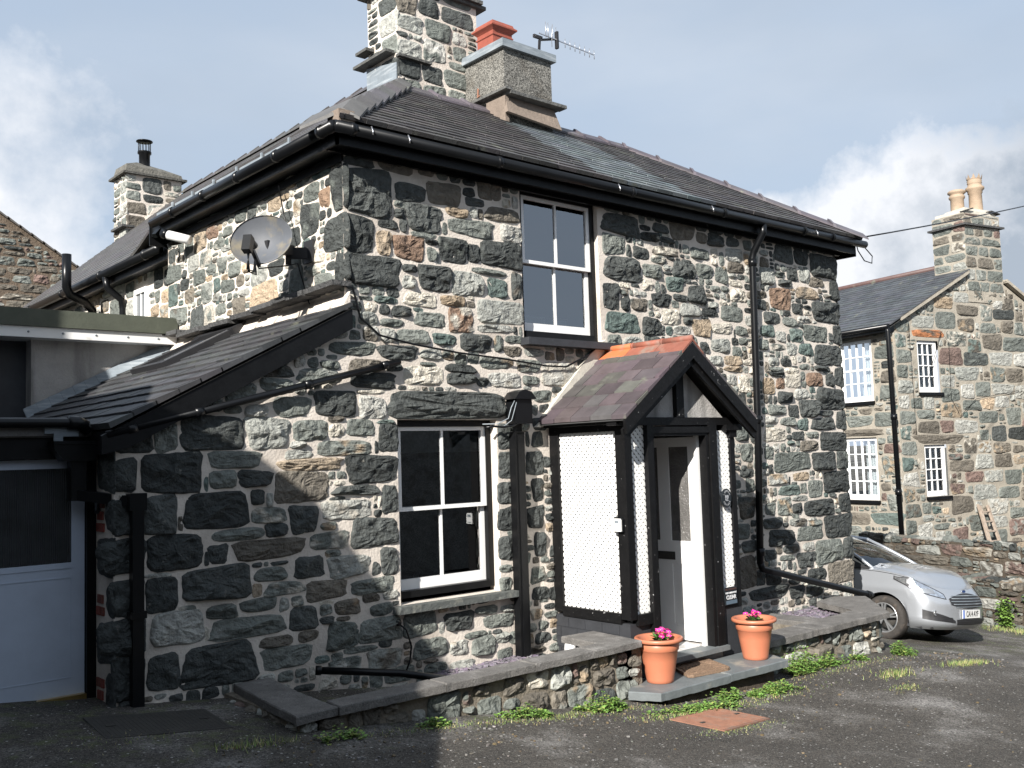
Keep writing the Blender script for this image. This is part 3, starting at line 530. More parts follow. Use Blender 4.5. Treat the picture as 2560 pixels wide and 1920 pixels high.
LP = [(-.28, 3.98), (3.75, 3.98), (3.75, 4.02), (10.6, 4.25), (10.6, 7.2), (2.3, 7.2), (1.95, 6.2)]
colL = lambda u, v, rng: scol((.085, .082, .083), .14, rng)
def placeL(u, v, l): return V3((v - l * .5, u, zL(v, u) + l))
regL = [(0, -1, -4.06), (1, 0, 3.72)] + [h for h in halves([(-.28, 4.06), (10.6, 4.06), (10.6, 7.2), (2.94, 7.2), (1.95, 6.2)])][1:]
slates(rf, regL, -.3, 3.8, 4.06, 7.2, .105, .25, placeL, colL, rng, th=.007, sag=.001)
regR = halves([(3.72, 4.24), (10.6, 4.24), (10.6, 7.2), (3.72, 7.2)])
slates(rf, regR, 3.72, 10.7, 4.24, 7.2, .105, .25, placeL, colL, rng, th=.007, sag=.001)
zb = -.035
def V(x, y, z): return V3((x, y, z))
rf.add([V(4.06, -.28, 4.4 + zb), V(12.22, -.28, 4.4 + zb), V(9.95, 1.95, 5.815 + zb), V(6.2, 1.95, 5.815 + zb)], [(0, 1, 2, 3)], 0, (.05, .05, .05))
gl = [[V(x, y, zL(x, y) + zb) for x in np.linspace(4.06 if y < 3.73 else 4.24, 7.2 if y > 2.9 else 6.2 + (y - 1.95) * 1.01, 9)] for y in list(np.linspace(1.95, 3.72, 6)) + list(np.linspace(3.74, 10.6, 12))]
rf.add([p for r in gl for p in r], [(i * 9 + j, i * 9 + j + 1, (i + 1) * 9 + j + 1, (i + 1) * 9 + j) for i in range(len(gl) - 1) for j in range(8)], 0, (.05, .05, .05))
rf.add([V(4.06, -.28, 4.38 + zb), V(6.2, 1.95, 5.815 + zb), V(4.06, 1.95, 4.38 + zb)], [(0, 1, 2)], 0, (.05, .05, .05))
rf.add([V(12.22, -.28, 4.4), V(12.22, 4.2, 4.4), V(9.95, 1.95, 5.815)], [(0, 1, 2)], 0, (.06, .06, .06))
rf.add([V(6.2, 1.95, 5.81), V(9.95, 1.95, 5.81), V(12.22, 4.2, 4.4), V(6.2, 4.2, 4.4)], [(0, 1, 2, 3)], 0, (.06, .06, .06))
rf.add([V(7.2, 2.94, 6.7), V(7.2, 10.6, 6.7), V(10.4, 10.6, 4.4), V(10.4, 2.94, 4.4)], [(0, 1, 2, 3)], 0, (.06, .06, .06))
rf.add([V(6.2, 2.9, 5.8), V(7.2, 2.93, 6.68), V(8.4, 2.93, 5.8)], [(0, 1, 2)], 0, (.1, .1, .1))
roof = rf.build('roof', [SLATE], house, fixn=False)
# closing masonry behind (right flank, back, far gable)
mc = MB()
for q in ([V(12, 0, -1.5), V(12, 4.0, -1.5), V(12, 4.0, 4.42), V(12, 0, 4.42)], [V(4.47, 10.5, 0), V(10.2, 10.5, 0), V(10.2, 10.5, 4.4), V(7.2, 10.5, 6.6), V(4.47, 10.5, 4.2)], [V(12, 4, -1.5), V(10.2, 4, -1.5), V(10.2, 4, 4.42), V(12, 4, 4.42)], [V(10.2, 4, -1.5), V(10.2, 10.5, -1), V(10.2, 10.5, 4.42), V(10.2, 4, 4.42)]):
    mc.add(q, [tuple(range(len(q)))])
mc.build('wall', [MORT2], house)

def ridge(mb, A, B, wa, wb, n, th=.025, roll=True, cols=None, mi=0, lap=.0, gapf=.0):
    """ridge or hip tiles from A to B; wa, wb: wing vectors down each slope"""
    A = V3(A); B = V3(B); d = (B - A); Ld = d.length; d = d / Ld; wa = V3(wa); wb = V3(wb); up = -(wa.normalized() + wb.normalized()).normalized()
    for i in range(n):
        a = A + d * (Ld * i / n); b = A + d * (Ld * (i + 1) / n - gapf); lift0 = up * (.0 + lap); lift1 = up * 0
        c = cols(i) if cols else (.1, .085, .095)
        P = [a + lift0, a + wa + lift0, a + wa + up * th + lift0, a + up * th * 1.5 + lift0, a + wb + up * th + lift0, a + wb + lift0]
        Q = [b + lift1, b + wa + lift1, b + wa + up * th + lift1, b + up * th * 1.5 + lift1, b + wb + up * th + lift1, b + wb + lift1]
        mb.add(P + Q, [(0, 1, 7, 6), (1, 2, 8, 7), (2, 3, 9, 8), (3, 4, 10, 9), (4, 5, 11, 10), (5, 0, 6, 11), (0, 3, 2, 1), (0, 5, 4, 3), (6, 7, 8, 9), (6, 9, 10, 11)], mi, c)
        if roll:
            b2 = a + d * .045; th2 = th + .022
            P = [a, a + wa * 1.02, a + wa * 1.02 + up * th2, a + up * (th2 * 1.4), a + wb * 1.02 + up * th2, a + wb * 1.02]; Q = [p + d * .045 for p in P]
            mb.add(P + Q, [(0, 1, 7, 6), (1, 2, 8, 7), (2, 3, 9, 8), (3, 4, 10, 9), (4, 5, 11, 10), (5, 0, 6, 11), (0, 3, 2, 1), (0, 5, 4, 3), (6, 7, 8, 9), (6, 9, 10, 11)], mi, tuple(x * 1.25 for x in c))
rd = MB(); purp = lambda i: scol((.088, .078, .088), .2, rng); grey = lambda i: scol((.085, .082, .083), .15, rng)
ridge(rd, (7.2, 2.95, 6.74), (7.2, 10.6, 6.74), (-.15, 0, -.11), (.15, 0, -.11), 17, cols=grey)
rd.build('ridge_tiles', [SLATE], roof); rd = MB()
ridge(rd, (6.15, 1.95, 5.85), (9.95, 1.95, 5.85), (0, -.17, -.108), (0, .17, -.108), 8, cols=purp)
rd.build('ridge_tiles', [SLATE], roof); rd = MB()
ridge(rd, (9.95, 1.95, 5.85), (12.24, -.30, 4.44), (-.10, -.13, -.09), (.12, .12, -.09), 7, cols=purp)
rd.build('ridge_tiles', [SLATE], roof); rd = MB()
ridge(rd, (6.22, 1.97, 5.88), (4.13, -.22, 4.47), (-.30, .18, -.16), (.10, -.10, -.075), 8, cols=grey, roll=False, lap=.055, th=.028)
rd.box(4.07, -.26, 4.38, 4.22, -.08, 4.48, 1)
rd.build('ridge_tiles', [SLATE, CREAM], roof)

# ---- eaves, gutters, downpipes
ev = MB()
ev.box(4.08, -.20, 4.20, 12.20, -.175, 4.375, 0); ev.box(4.1, -.175, 4.24, 12.18, .0, 4.26, 0); ev.box(4.1, -.04, 4.19, 12.05, -.003, 4.24, 0)
ev.box(4.08, -.20, 4.20, 4.105, 3.85, 4.36, 0); ev.box(4.105, -.17, 4.22, 4.27, 3.85, 4.24, 0); ev.box(4.235, .0, 4.13, 4.268, 3.85, 4.20, 0)
ev.box(4.27, 3.86, 3.98, 4.295, 10.5, 4.14, 0); ev.box(4.295, 3.86, 4.01, 4.47, 10.5, 4.03, 0); ev.box(4.06, 3.85, 4.10, 4.28, 3.87, 4.40, 0)
ev.box(12.18, -.2, 4.17, 12.2, 4.1, 4.37, 0)
ev.build('eaves_board', [BLACK], house)
gt = MB()
def gutter(mb, a, b, r, clips, lipmat=0):
    mb.tube([a, b], r, 12); a = V3(a); b = V3(b)
    for t in clips:
        p = a.lerp(b, t); d = (b - a).normalized(); mb.tube([p - d * .025, p + d * .025], r * 1.16, 12)
gutter(gt, (4.02, -.27, 4.32), (12.32, -.27, 4.335), .050, [.02, .21, .43, .62, .82, .9])
gt.build('gutter', [BLKPL], house)
gt = MB(); gutter(gt, (4.02, -.27, 4.32), (4.02, 3.66, 4.31), .050, [.05, .25, .45, .65, .85])
for i in range(6):
    y0 = .55 + i * .52; gt.box(4.04, y0, 4.34, 4.05, y0 + .44, 4.41, 1)
    gt.box(4.02, y0 - .06, 4.34, 4.035, y0 - .03, 4.43, 1)
gt.build('gutter', [BLKPL, LEAD], house)
gt = MB(); gutter(gt, (4.2, 3.95, 4.10), (4.2, 10.5, 4.10), .055, [.06, .3, .55, .8]); gt.build('gutter', [BLKPL], house)
for x in (4.35, 4.72, 7.35, 8.9, 11.05):
    pc = MB(); pc.tube([(x, -.33, 4.29), (x, -.333, 4.32), (x, -.31, 4.365)], .006, 5); pc.build('gutter_clip', [ALU], house)
dp = MB(); dp.tube([(9.95, -.27, 4.30), (9.95, -.26, 4.2), (9.94, -.12, 3.99), (9.93, -.10, 3.9), (9.88, -.10, 2.0), (9.79, -.10, .24)], .042, 12)
for z in (3.9, 1.99, .42): dp.tube([(9.93 - .035 * (3.9 - z), -.10, z), (9.93 - .035 * (3.9 - z), -.10, z - .09)], .052, 12)
dp.tube([(9.79, -.10, .26), (9.82, -.10, .18), (10.4, -.13, .03), (11.88, -.24, -.34), (12.0, -.25, -.37)], .042, 12); dp.tube([(11.9, -.245, -.345), (11.97, -.25, -.362)], .05, 12)
tag(dp.build('downpipe', [BLKPL], house), 'round black downpipe right of the porch')
dp = MB(); dp.box(5.99, -.12, -.5, 6.11, -.035, 1.82); dp.box(6.02, -.128, -.5, 6.08, -.118, 1.8)
dp.box(6.0, -.14, 1.82, 6.12, -.03, 1.83); cb = dp.build('cable_trunking', [BLACK], house)
db = MB(); db.prism([(5.975, -.17, 1.90), (6.175, -.17, 1.90), (6.175, -.17, 2.10), (6.16, -.17, 2.16), (5.99, -.17, 2.16), (5.975, -.17, 2.10)], (0, .15, 0))
db.prism([(5.94, -.20, 2.13), (6.21, -.20, 2.13), (6.15, -.20, 2.20), (6.07, -.20, 2.22), (6.0, -.20, 2.20)], (0, .18, 0)); db.box(6.03, -.1, 1.78, 6.1, -.05, 1.92); db.build('junction_box', [BLKPL], house)
wr = MB(); wr.tube([(5.97, -.16, 2.12), (5.93, -.15, 2.05), (5.90, -.14, 1.95), (5.80, -.10, 1.90), (5.66, -.05, 1.90)], .005, 6); wr.tube([(5.98, -.17, 2.10), (5.95, -.16, 2.0), (5.93, -.15, 1.93), (5.86, -.1, 1.87)], .004, 6); wr.build('white_wire', [LEAD], house)
wr = MB(); wr.tube([(5.99, -.15, 1.9), (5.95, -.14, 1.88), (5.85, -.12, 1.87), (5.78, -.07, 1.88), (5.7, -.05, 1.87)], .012, 6); wr.build('black_wire', [BLKPL], house)

# lean-to: roof, barge board, gutter pipe
ln = MB(); lz = lambda x: 2.885 - .515 * (4.25 - x)
slates(ln, halves([(-.10, 2.30), (3.75, 2.30), (3.75, 4.27), (-.10, 4.27)]), -.1, 3.8, 2.30, 4.27, .165, .24, lambda u, v, l: V3((v - l * .4, u, lz(v) + l)), lambda u, v, r: scol((.050, .051, .054), .3, r), rng, th=.016)
ln.add([V(2.3, -.1, lz(2.3) - .03), V(4.27, -.1, lz(4.27) - .03), V(4.27, 3.75, lz(4.27) - .03), V(2.3, 3.75, lz(2.3) - .03)], [(0, 1, 2, 3)], 0, (.05, .05, .05))
lean = ln.build('lean_to_roof', [SLATE], house, fixn=False)
bb = MB(); bb.prism([(2.25, -.09, lz(2.25) - .03), (4.27, -.09, lz(4.27) - .03), (4.27, -.09, lz(4.27) - .20), (2.45, -.09, lz(2.45) - .21), (2.25, -.09, lz(2.25) - .16)], (0, .045, 0)); bb.box(2.3, -.045, 1.70, 2.345, 3.7, 1.86)
bb.build('barge_board', [BLACK], lean)
fl = MB()
for i in range(13):
    a = 2.72 + i * .118; fl.prism([(a, 3.60, lz(a) + .03), (a + .128, 3.60, lz(a + .128) + .025), (a + .128, 3.74, lz(a + .128) + .12), (a, 3.74, lz(a) + .125)], (.004, 0, .012))
for i in range(19):
    y0 = -.06 + i * .2; q = rng.uniform(4.15, 4.20); fl.prism([(q, y0, lz(q) + .02), (4.27, y0, lz(4.27) + .02), (4.27, y0, lz(4.27) + rng.uniform(.10, .13))], (0, .2, 0), 1)
fl.build('flashing', [LEAD, MORT], lean)
sk = MB()
Mk = Matrix.Translation((3.84, 2.30, lz(3.84) + .02)) @ Matrix.Rotation(-math.atan(.515), 4, 'Y')
sk.box(-.42, -.42, -.03, .42, -.34, .07, 0, mat=Mk); sk.box(-.42, .34, -.03, .42, .42, .07, 0, mat=Mk); sk.box(-.42, -.34, -.03, -.34, .34, .07, 0, mat=Mk); sk.box(.34, -.46, -.03, .50, .46, .085, 0, mat=Mk)
s_ = sk.build('skylight', [TRIM], lean); s2 = MB(); s2.box(-.34, -.34, .02, .34, .34, .04, 0, mat=Mk); s2.box(-.36, -.345, .068, .36, -.335, .078, 1, mat=Mk); s2.build('skylight_pane', [REED, ALU], lean)
dp = MB(); dp.tube([(2.29, -.07, 1.83), (4.74, -.07, 2.44)], .03, 10)
for t in (.07, .27, .64, .94):
    p = V3((2.29, -.07, 1.83)).lerp(V3((4.74, -.07, 2.44)), t); dp.tube([p - V3((.03, 0, .007)), p + V3((.03, 0, .007))], .038, 10)
tag(dp.build('downpipe', [BLKPL], house), 'thin black pipe sloping across the lean-to front')

# windows
def sash_window(x0, z0, x1, z1, y, mid, name='window', fw=.055, sx=.0, lower_in=True):
    f = MB(); f.box(x0, y - .02, z0, x0 + fw, y + .1, z1); f.box(x1 - fw, y - .02, z0, x1, y + .1, z1); f.box(x0 + fw, y - .02, z1 - fw, x1 - fw, y + .1, z1); f.box(x0 + fw, y - .035, z0, x1 - fw, y + .1, z0 + .06)
    w = f.build(name, [BLACK], house); a, b, c, d = x0 + fw, z0 + .06, x1 - fw, z1 - fw
    for (lo, hi, yo, bt, tp) in ((mid - .02, d, y - .005, .035, .035), (b, mid + .02, y + .035, .09, .035)):
        s = MB(); e = .045; s.box(a, yo, lo, a + e, yo + .035, hi); s.box(c - e, yo, lo, c, yo + .035, hi); s.box(a + e, yo, lo, c - e, yo + .035, lo + bt); s.box(a + e, yo, hi - tp, c - e, yo + .035, hi)
        xm = (a + c) / 2; s.box(xm - .012, yo + .004, lo + bt, xm + .012, yo + .03, hi - tp); s.build('sash', [WHITE], w)
        p = MB(); p.add([V(a + e, yo + .018, lo + bt), V(c - e, yo + .018, lo + bt), V(c - e, yo + .018, hi - tp), V(a + e, yo + .018, hi - tp)], [(0, 1, 2, 3)]); p.build('pane', [GLASS], w, fixn=False)
    return w
w1 = sash_window(4.755, .40, 5.865, 1.94, .11, 1.165); w1['label'] = 'ground floor window'
sl = MB(); sl.prism([(4.66, -.11, .30), (6.02, -.11, .30), (6.03, -.11, .355), (4.68, -.11, .36)], (0, .20, 0)); sl.build('sill', [SILLM], w1)
bl = MB(); bl.box(4.80, .172, 1.655, 5.82, .176, 1.90); bl.build('blind', [CLOTH], w1)
cf = MB(); cf.tube([(5.05, .22, .50), (5.06, .22, .56), (5.10, .22, .60)], .02, 6, col=(.1, .2, .2)); cf.build('ornament', [LEAD], w1)
w2 = sash_window(6.255, 2.76, 7.33, 4.235, .07, 3.52); w2['label'] = 'upper floor window'
sl = MB(); sl.box(6.20, -.13, 2.665, 7.50, .07, 2.735); sl.build('sill', [GREYP], w2)
lt = MB(); lt.box(6.2, -.02, 4.235, 7.42, .0, 4.243); lt.build('lintel', [BLACK], w2)
pf = MB()
for (xa, xb, c) in ((6.42, 6.72, 0), (6.80, 7.05, 1)):
    pf.box(xa, .20, 2.84, xb, .215, 3.00, c); pf.box(xa + .02, .196, 2.86, xb - .02, .199, 2.98, 1 - c)
pf.build('framed_card', [WHITE, WOOD], w2)
it = MB()
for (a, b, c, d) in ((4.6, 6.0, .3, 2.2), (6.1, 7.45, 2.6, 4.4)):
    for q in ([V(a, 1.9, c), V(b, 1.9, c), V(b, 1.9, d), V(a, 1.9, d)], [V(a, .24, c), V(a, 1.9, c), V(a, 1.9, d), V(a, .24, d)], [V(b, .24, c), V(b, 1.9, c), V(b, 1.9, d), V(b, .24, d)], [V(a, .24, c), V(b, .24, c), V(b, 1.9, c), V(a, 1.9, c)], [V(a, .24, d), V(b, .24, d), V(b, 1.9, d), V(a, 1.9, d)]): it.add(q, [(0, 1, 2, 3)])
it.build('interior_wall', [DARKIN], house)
# small side window under the rear eaves
f = MB(); f.box(4.44, 5.0, 3.05, 4.50, 5.05, 3.85); f.box(4.44, 5.37, 3.05, 4.50, 5.42, 3.85); f.box(4.44, 5.05, 3.05, 4.5, 5.37, 3.1); f.box(4.44, 5.05, 3.79, 4.5, 5.37, 3.85); f.box(4.45, 5.2, 3.1, 4.49, 5.22, 3.79); f.box(4.45, 5.05, 3.45, 4.49, 5.37, 3.48)
w3 = f.build('window', [WHITE], house); p = MB(); p.box(4.465, 5.05, 3.1, 4.47, 5.37, 3.79); p.build('pane', [mat('dull_pane', (.16, .17, .18), rough=.2, bump=0)], w3); w3['label'] = 'small white window under the rear eaves'
# soil pipes at the rear wall
sp_ = MB(); sp_.tube([(4.35, 6.75, 3.6), (4.35, 6.75, 3.78), (4.2, 6.62, 3.86), (3.98, 6.5, 3.92), (3.93, 6.45, 4.0), (3.93, 6.45, 4.45)], .06, 12); sp_.tube([(4.35, 6.75, 2.6), (4.35, 6.75, 3.62)], .06, 12); sp_.build('vent_pipe', [BLKPL], house)
sp_ = MB(); sp_.tube([(4.2, 5.75, 4.06), (4.22, 5.75, 3.92), (4.40, 5.75, 3.78), (4.42, 5.75, 3.66), (4.42, 5.75, 2.7)], .045, 10); tag(sp_.build('downpipe', [BLKPL], house), 'black downpipe at the rear eaves')

# ---- chimneys
def stack(name, x0, y0, x1, y1, z0, z1, sizes, mix, seed, mort=MORT, hgt=.035, gap=.009, parent=None):
    m = MB(); m.box(x0, y0, z0, x1, y1, z1); r = random.Random(seed)
    for fr, w in (((V3((x0, y0, z0)), X_, Z_, V3((0, -1, 0))), x1 - x0), ((V3((x0, y0, z0)), Y_, Z_, V3((-1, 0, 0))), y1 - y0)):
        for q in pack(-.02, 0, w + .02, z1 - z0, lambda X, Y: X < 99, [], sizes, seed + int(w * 10), cell=.03):
            stone(m, fr, warp(q, .01), pick(r, mix), r, hgt=hgt, gap=gap)
    return m
SZC = [(.32, .45, .22, .3, 200), (.2, .35, .12, .22, 500), (.12, .2, .06, .12, 900), (.06, .12, .04, .07, 900)]
m = stack('chimney', 6.44, 2.3, 7.66, 2.94, 5.6, 8.2, SZC, dict(k=3, g=4, l=2, b=1), 31, gap=.008)
for (a, b, c, d, z) in ((6.33, 2.24, 7.78, 3.0, 7.30), (6.36, 2.2, 7.7, 2.6, 7.34)): m.box(a, b, z, c, d, z + .045, 2, (.1, .1, .095))
m.box(6.30, 2.35, 6.43, 6.46, 3.08, 6.465, 2, (.09, .09, .085)); m.box(6.32, 2.8, 6.60, 6.46, 3.05, 6.635, 2, (.09, .09, .085)); m.box(6.42, 2.24, 6.37, 6.9, 2.32, 6.40, 2, (.09, .09, .085))
m.prism([(6.425, 2.30, 5.95), (6.425, 2.94, 6.05), (6.425, 2.94, 6.42), (6.425, 2.30, 6.30)], (-.015, 0, 0), 3)
tag(m.build('chimney', [MORT, ST2, ST2, LEAD], house, fixn=False), 'tall rubble stone chimney')
m = MB(); x0, x1, y0, y1 = 7.45, 8.23, 1.55, 2.60
m.box(x0, y0, 5.0, x1, y1, 6.49, 0); m.box(x0 - .05, y0 - .05, 6.49, x1 + .05, y1 + .05, 6.585, 1); m.box(x0 + .03, y0 + .03, 6.585, x1 - .03, y1 - .03, 6.60, 1)
m.box(x0 - .02, y0 - .14, 5.885, x1 + .12, y0, 5.925, 2, (.11, .11, .105)); m.box(x0 - .10, y0 - .14, 5.925, x0, y0 + .55, 5.955, 2, (.11, .11, .105)); m.box(x1, y0, 5.885, x1 + .10, y1 - .3, 5.925, 2, (.11, .11, .105))
m.prism([(x0 - .06, y0 - .12, 5.66), (x1 + .04, y0 - .12, 5.60), (x1 + .02, y0 - .01, 5.88), (x0, y0 - .01, 5.90)], (0, .05, 0), 3); m.box(x0 - .04, y0 - .05, 5.5, x0 + .02, y0 + .3, 5.88, 3)
m.tube([(x0 - .02, 2.02, 6.12), (x0 - .03, 2.02, 6.0), (x0 - .03, 1.98, 6.02)], .012, 6, 4)
ch = m.build('chimney', [DASH, LEAD, ST2, CREAM, RUST], house, fixn=False); ch['label'] = 'square pebble-dashed chimney with lead cap'
p = MB(); cx, cy, z = 7.72, 2.02, 6.59; a = .155
def sqp(mb, cx, cy, prof, n=4, mi=0):
    vs = []; fs = []
    for (r, h) in prof:
        for k in range(n): t = math.pi / 4 + k * math.pi / 2; vs.append(V3((cx + r * 1.414 * math.cos(t), cy + r * 1.414 * math.sin(t), h)))
    for i in range(len(prof) - 1):
        for k in range(n): fs.append((i * n + k, i * n + (k + 1) % n, (i + 1) * n + (k + 1) % n, (i + 1) * n + k))
    fs.append(tuple((len(prof) - 1) * n + k for k in range(n))); mb.add(vs, fs, mi)
sqp(p, cx, cy, [(a, z), (a, z + .20), (a + .012, z + .21), (a + .012, z + .225), (a, z + .235), (a, z + .27), (a + .02, z + .29), (a + .05, z + .315), (a + .05, z + .335), (a + .02, z + .36), (a + .01, z + .39), (a - .03, z + .385)])
p.build('chimney_pot', [CLAY], ch)
m = stack('chimney', 6.22, 10.75, 7.25, 11.4, 5.3, 6.98, [(.3, .42, .18, .26, 150), (.15, .28, .1, .18, 300), (.08, .14, .05, .09, 300)], dict(k=2, g=3, l=2, b=1), 33)
m.box(6.14, 10.67, 6.98, 7.33, 11.48, 7.02, 2, (.09, .088, .08))
m.add([V3(p) for p in ((6.2, 10.73, 7.02), (7.27, 10.73, 7.02), (7.27, 11.42, 7.02), (6.2, 11.42, 7.02), (6.22, 10.75, 7.17), (7.25, 10.75, 7.10), (7.2, 11.4, 7.16), (6.25, 11.4, 7.22), (6.5, 11.0, 7.3), (7.0, 11.0, 7.24))], [(0, 1, 5, 4), (1, 2, 6, 5), (2, 3, 7, 6), (3, 0, 4, 7), (4, 5, 9, 8), (5, 6, 9), (6, 7, 8, 9), (7, 4, 8)], 2, (.13, .125, .11))
m.box(6.12, 10.7, 5.98, 6.35, 11.3, 6.02, 2, (.08, .08, .08)); m.prism([(6.7, 10.74, 6.4), (7.3, 10.74, 6.6), (7.0, 10.74, 6.0), (6.3, 10.74, 5.6)], (0, -.03, 0), 0)
ch = tag(m.build('chimney', [MORT, ST2, ST2], house, fixn=False), 'far gable chimney with a black metal flue'); p = MB()
c = (6.66, 11.05, 7.2); p.lathe([(.10, 0), (.10, .28), (.125, .30), (.125, .34)], c, 16); p.lathe([(.0, .56), (.15, .545), (.15, .53), (.0, .53)], c, 16)
for k in range(12): t = k * math.pi / 6; p.tube([(c[0] + .11 * math.cos(t), c[1] + .11 * math.sin(t), c[2] + .33), (c[0] + .11 * math.cos(t), c[1] + .11 * math.sin(t), c[2] + .54)], .006, 4)
p.build('chimney_pot', [BLKPL], ch)

# ---- porch
PX0, PX1, PY = 6.55, 8.17, -.98
po = MB()
B_ = po.box
B_(PX0 - .01, -.12, .10, PX0 + .07, 0.0, 1.88); B_(PX0 - .015, PY - .02, .10, PX0 + .075, PY + .10, 1.88)      # side frame: wall post, corner post
B_(PX0 - .02, PY + .10, .06, PX0 + .06, -.12, .15); B_(PX0 - .01, PY + .1, 1.80, PX0 + .07, -.12, 1.88)
B_(PX0 + .075, PY - .03, .04, 6.83, PY + .05, .14); B_(PX0 + .075, PY - .025, 1.845, 8.30, PY + .07, 1.92)
B_(6.40, PY - .05, 1.845, PX0 + .075, PY + .07, 1.915)
B_(6.82, PY - .045, -.32, 6.90, PY + .06, 1.845); B_(6.90, PY - .03, -.32, 6.925, PY + .06, 1.77)
B_(7.70, PY - .03, -.32, 7.745, PY + .06, 1.77); B_(7.745, PY - .045, -.32, 7.855, PY + .06, 1.845); B_(6.90, PY - .045, 1.77, 7.745, PY + .06, 1.83); B_(6.925, PY - .03, 1.745, 7.70, PY + .06, 1.77)
B_(8.10, PY - .02, .04, PX1, PY + .10, 1.88); B_(8.08, PY - .04, 1.72, 8.19, PY + .04, 1.845); B_(8.0, PY - .06, 1.79, 8.26, PY + .06, 1.845)
B_(7.855, PY - .02, .04, 8.10, PY + .05, .09)
B_(PX1 - .06, PY + .1, .06, PX1, 0, 1.88)
# gable framing: king post and boarding
B_(7.28, PY - .03, 1.92, 7.39, PY + .02, 2.45)
porch = po.build('porch', [BLKWOOD], house)
pg = MB(); pg.prism([(6.66, PY + .02, 1.92), (8.05, PY + .02, 1.92), (7.355, PY + .02, 2.46)], (0, .03, 0)); pg.build('gable_panel', [RENDER_], porch)
SLP = .745; pzr = lambda x: 2.63 - SLP * abs(x - 7.355)
for s in (-1, 1):
    pr = MB(); xe = 7.355 + s * .975
    slates(pr, halves([(-1.17, 0), (0, 0), (0, .975), (-1.17, .975)]), -1.2, .05, 0, .975, .155, .235, (lambda s, xe: lambda u, v, l: V3((xe - s * v, u, pzr(xe) + SLP * v + l)))(s, xe), lambda u, v, r: scol(r.choice([(.082, .068, .074), (.095, .078, .082), (.088, .070, .078), (.078, .072, .072), (.10, .098, .088)]), .22, r), rng, th=.014, sag=.006)
    pr.add([V(xe, -1.15, pzr(xe) - .02), V(7.355, -1.15, 2.61), V(7.355, 0, 2.61), V(xe, 0, pzr(xe) - .02)], [(0, 1, 2, 3)], 0, (.05, .05, .05))
    pr.build("porch_roof", [SLATE], porch, fixn=False)
br = MB()
for s in (-1, 1):
    for (y, o1, o2, w_) in ((-1.175, 0, .12, .03), (-1.145, .08, .18, .03)):
        xe = 7.355 + s * .99; br.prism([(7.355, y, 2.62 - o1), (xe, y, 2.62 - SLP * .99 - o1), (xe - s * .02, y, 2.62 - SLP * .99 - o2), (7.355, y, 2.62 - o2 * 1.2)], (0, w_, 0))
    xe = 7.355 + s * .93; br.box(min(xe, xe - s * .03), -1.14, 1.86, max(xe, xe - s * .03), 0, 1.93)
    for k in range(7): y = -1.0 + k * .16; br.bar((7.355 + s * .94, y, 1.905), (7.355 + s * .80, y, 2.0), .05, .06)
br.build('barge_board', [BLKWOOD], porch)
rt = MB(); oc = [(.46, .135, .05), (.25, .085, .055), (.22, .08, .055)]
n = 3
for i in range(n):
    y1 = -.02 - i * .385; y0 = y1 - .385; c = oc[i]
    for s in (-1, 1): rt.add([V(7.355, y0, 2.668), V(7.355 + s * .155, y0, 2.668 - .155 * SLP - .01), V(7.355 + s * .155, y1 - .006, 2.668 - .155 * SLP - .01), V(7.355, y1 - .006, 2.668), V(7.355, y0, 2.645), V(7.355 + s * .155, y0, 2.645 - .155 * SLP - .01), V(7.355 + s * .155, y1 - .006, 2.645 - .155 * SLP - .01), V(7.355, y1 - .006, 2.645)], [(0, 1, 2, 3), (4, 7, 6, 5), (0, 4, 5, 1), (2, 6, 7, 3), (1, 5, 6, 2)], 0, c)
    rt.tube([(7.355, y0 + .004, 2.668), (7.355, y1 - .012, 2.668)], .034, 10, 0, tuple(x * 1.08 for x in c)); rt.tube([(7.355, y1 - .03, 2.668), (7.355, y1 - .005, 2.668)], .038, 10, 0, c)
rt.build('ridge_tiles', [TERRA], porch)
fi = MB(); fi.prism([(6.33, .0, 1.87), (6.43, .0, 1.87), (7.355, .0, 2.66), (7.355, 0, 2.78), (7.2, 0, 2.70)], (0, -.05, 0)); fi.prism([(8.37, .0, 1.87), (8.27, .0, 1.87), (7.355, .0, 2.64), (7.355, 0, 2.72)], (0, -.03, 0)); fi.build('cement_fillet', [FILLET], porch)
pl = MB()
pl.box(PX0, PY + .01, -1.0, PX0 + .2, 0, .062, 0); pl.box(PX0 + .2, PY + .01, -1.0, 6.82, PY + .2, .045, 0)
p2_ = MB(); p2_.box(7.857, PY - .01, -1.0, 8.18, 0, .042, 0); p2_.build('plinth', [GREYP], porch)
for i in range(6):
    for j in range(5):
        y0 = -.95 + j * .22 - (i % 2) * .11; z0 = -.52 + i * .095
        if y0 > -.96: pl.box(PX0 - .006, y0, z0, PX0 + .01, min(y0 + .21, -.01), z0 + .085, 0)
pl.build('plinth', [GREYP], porch)
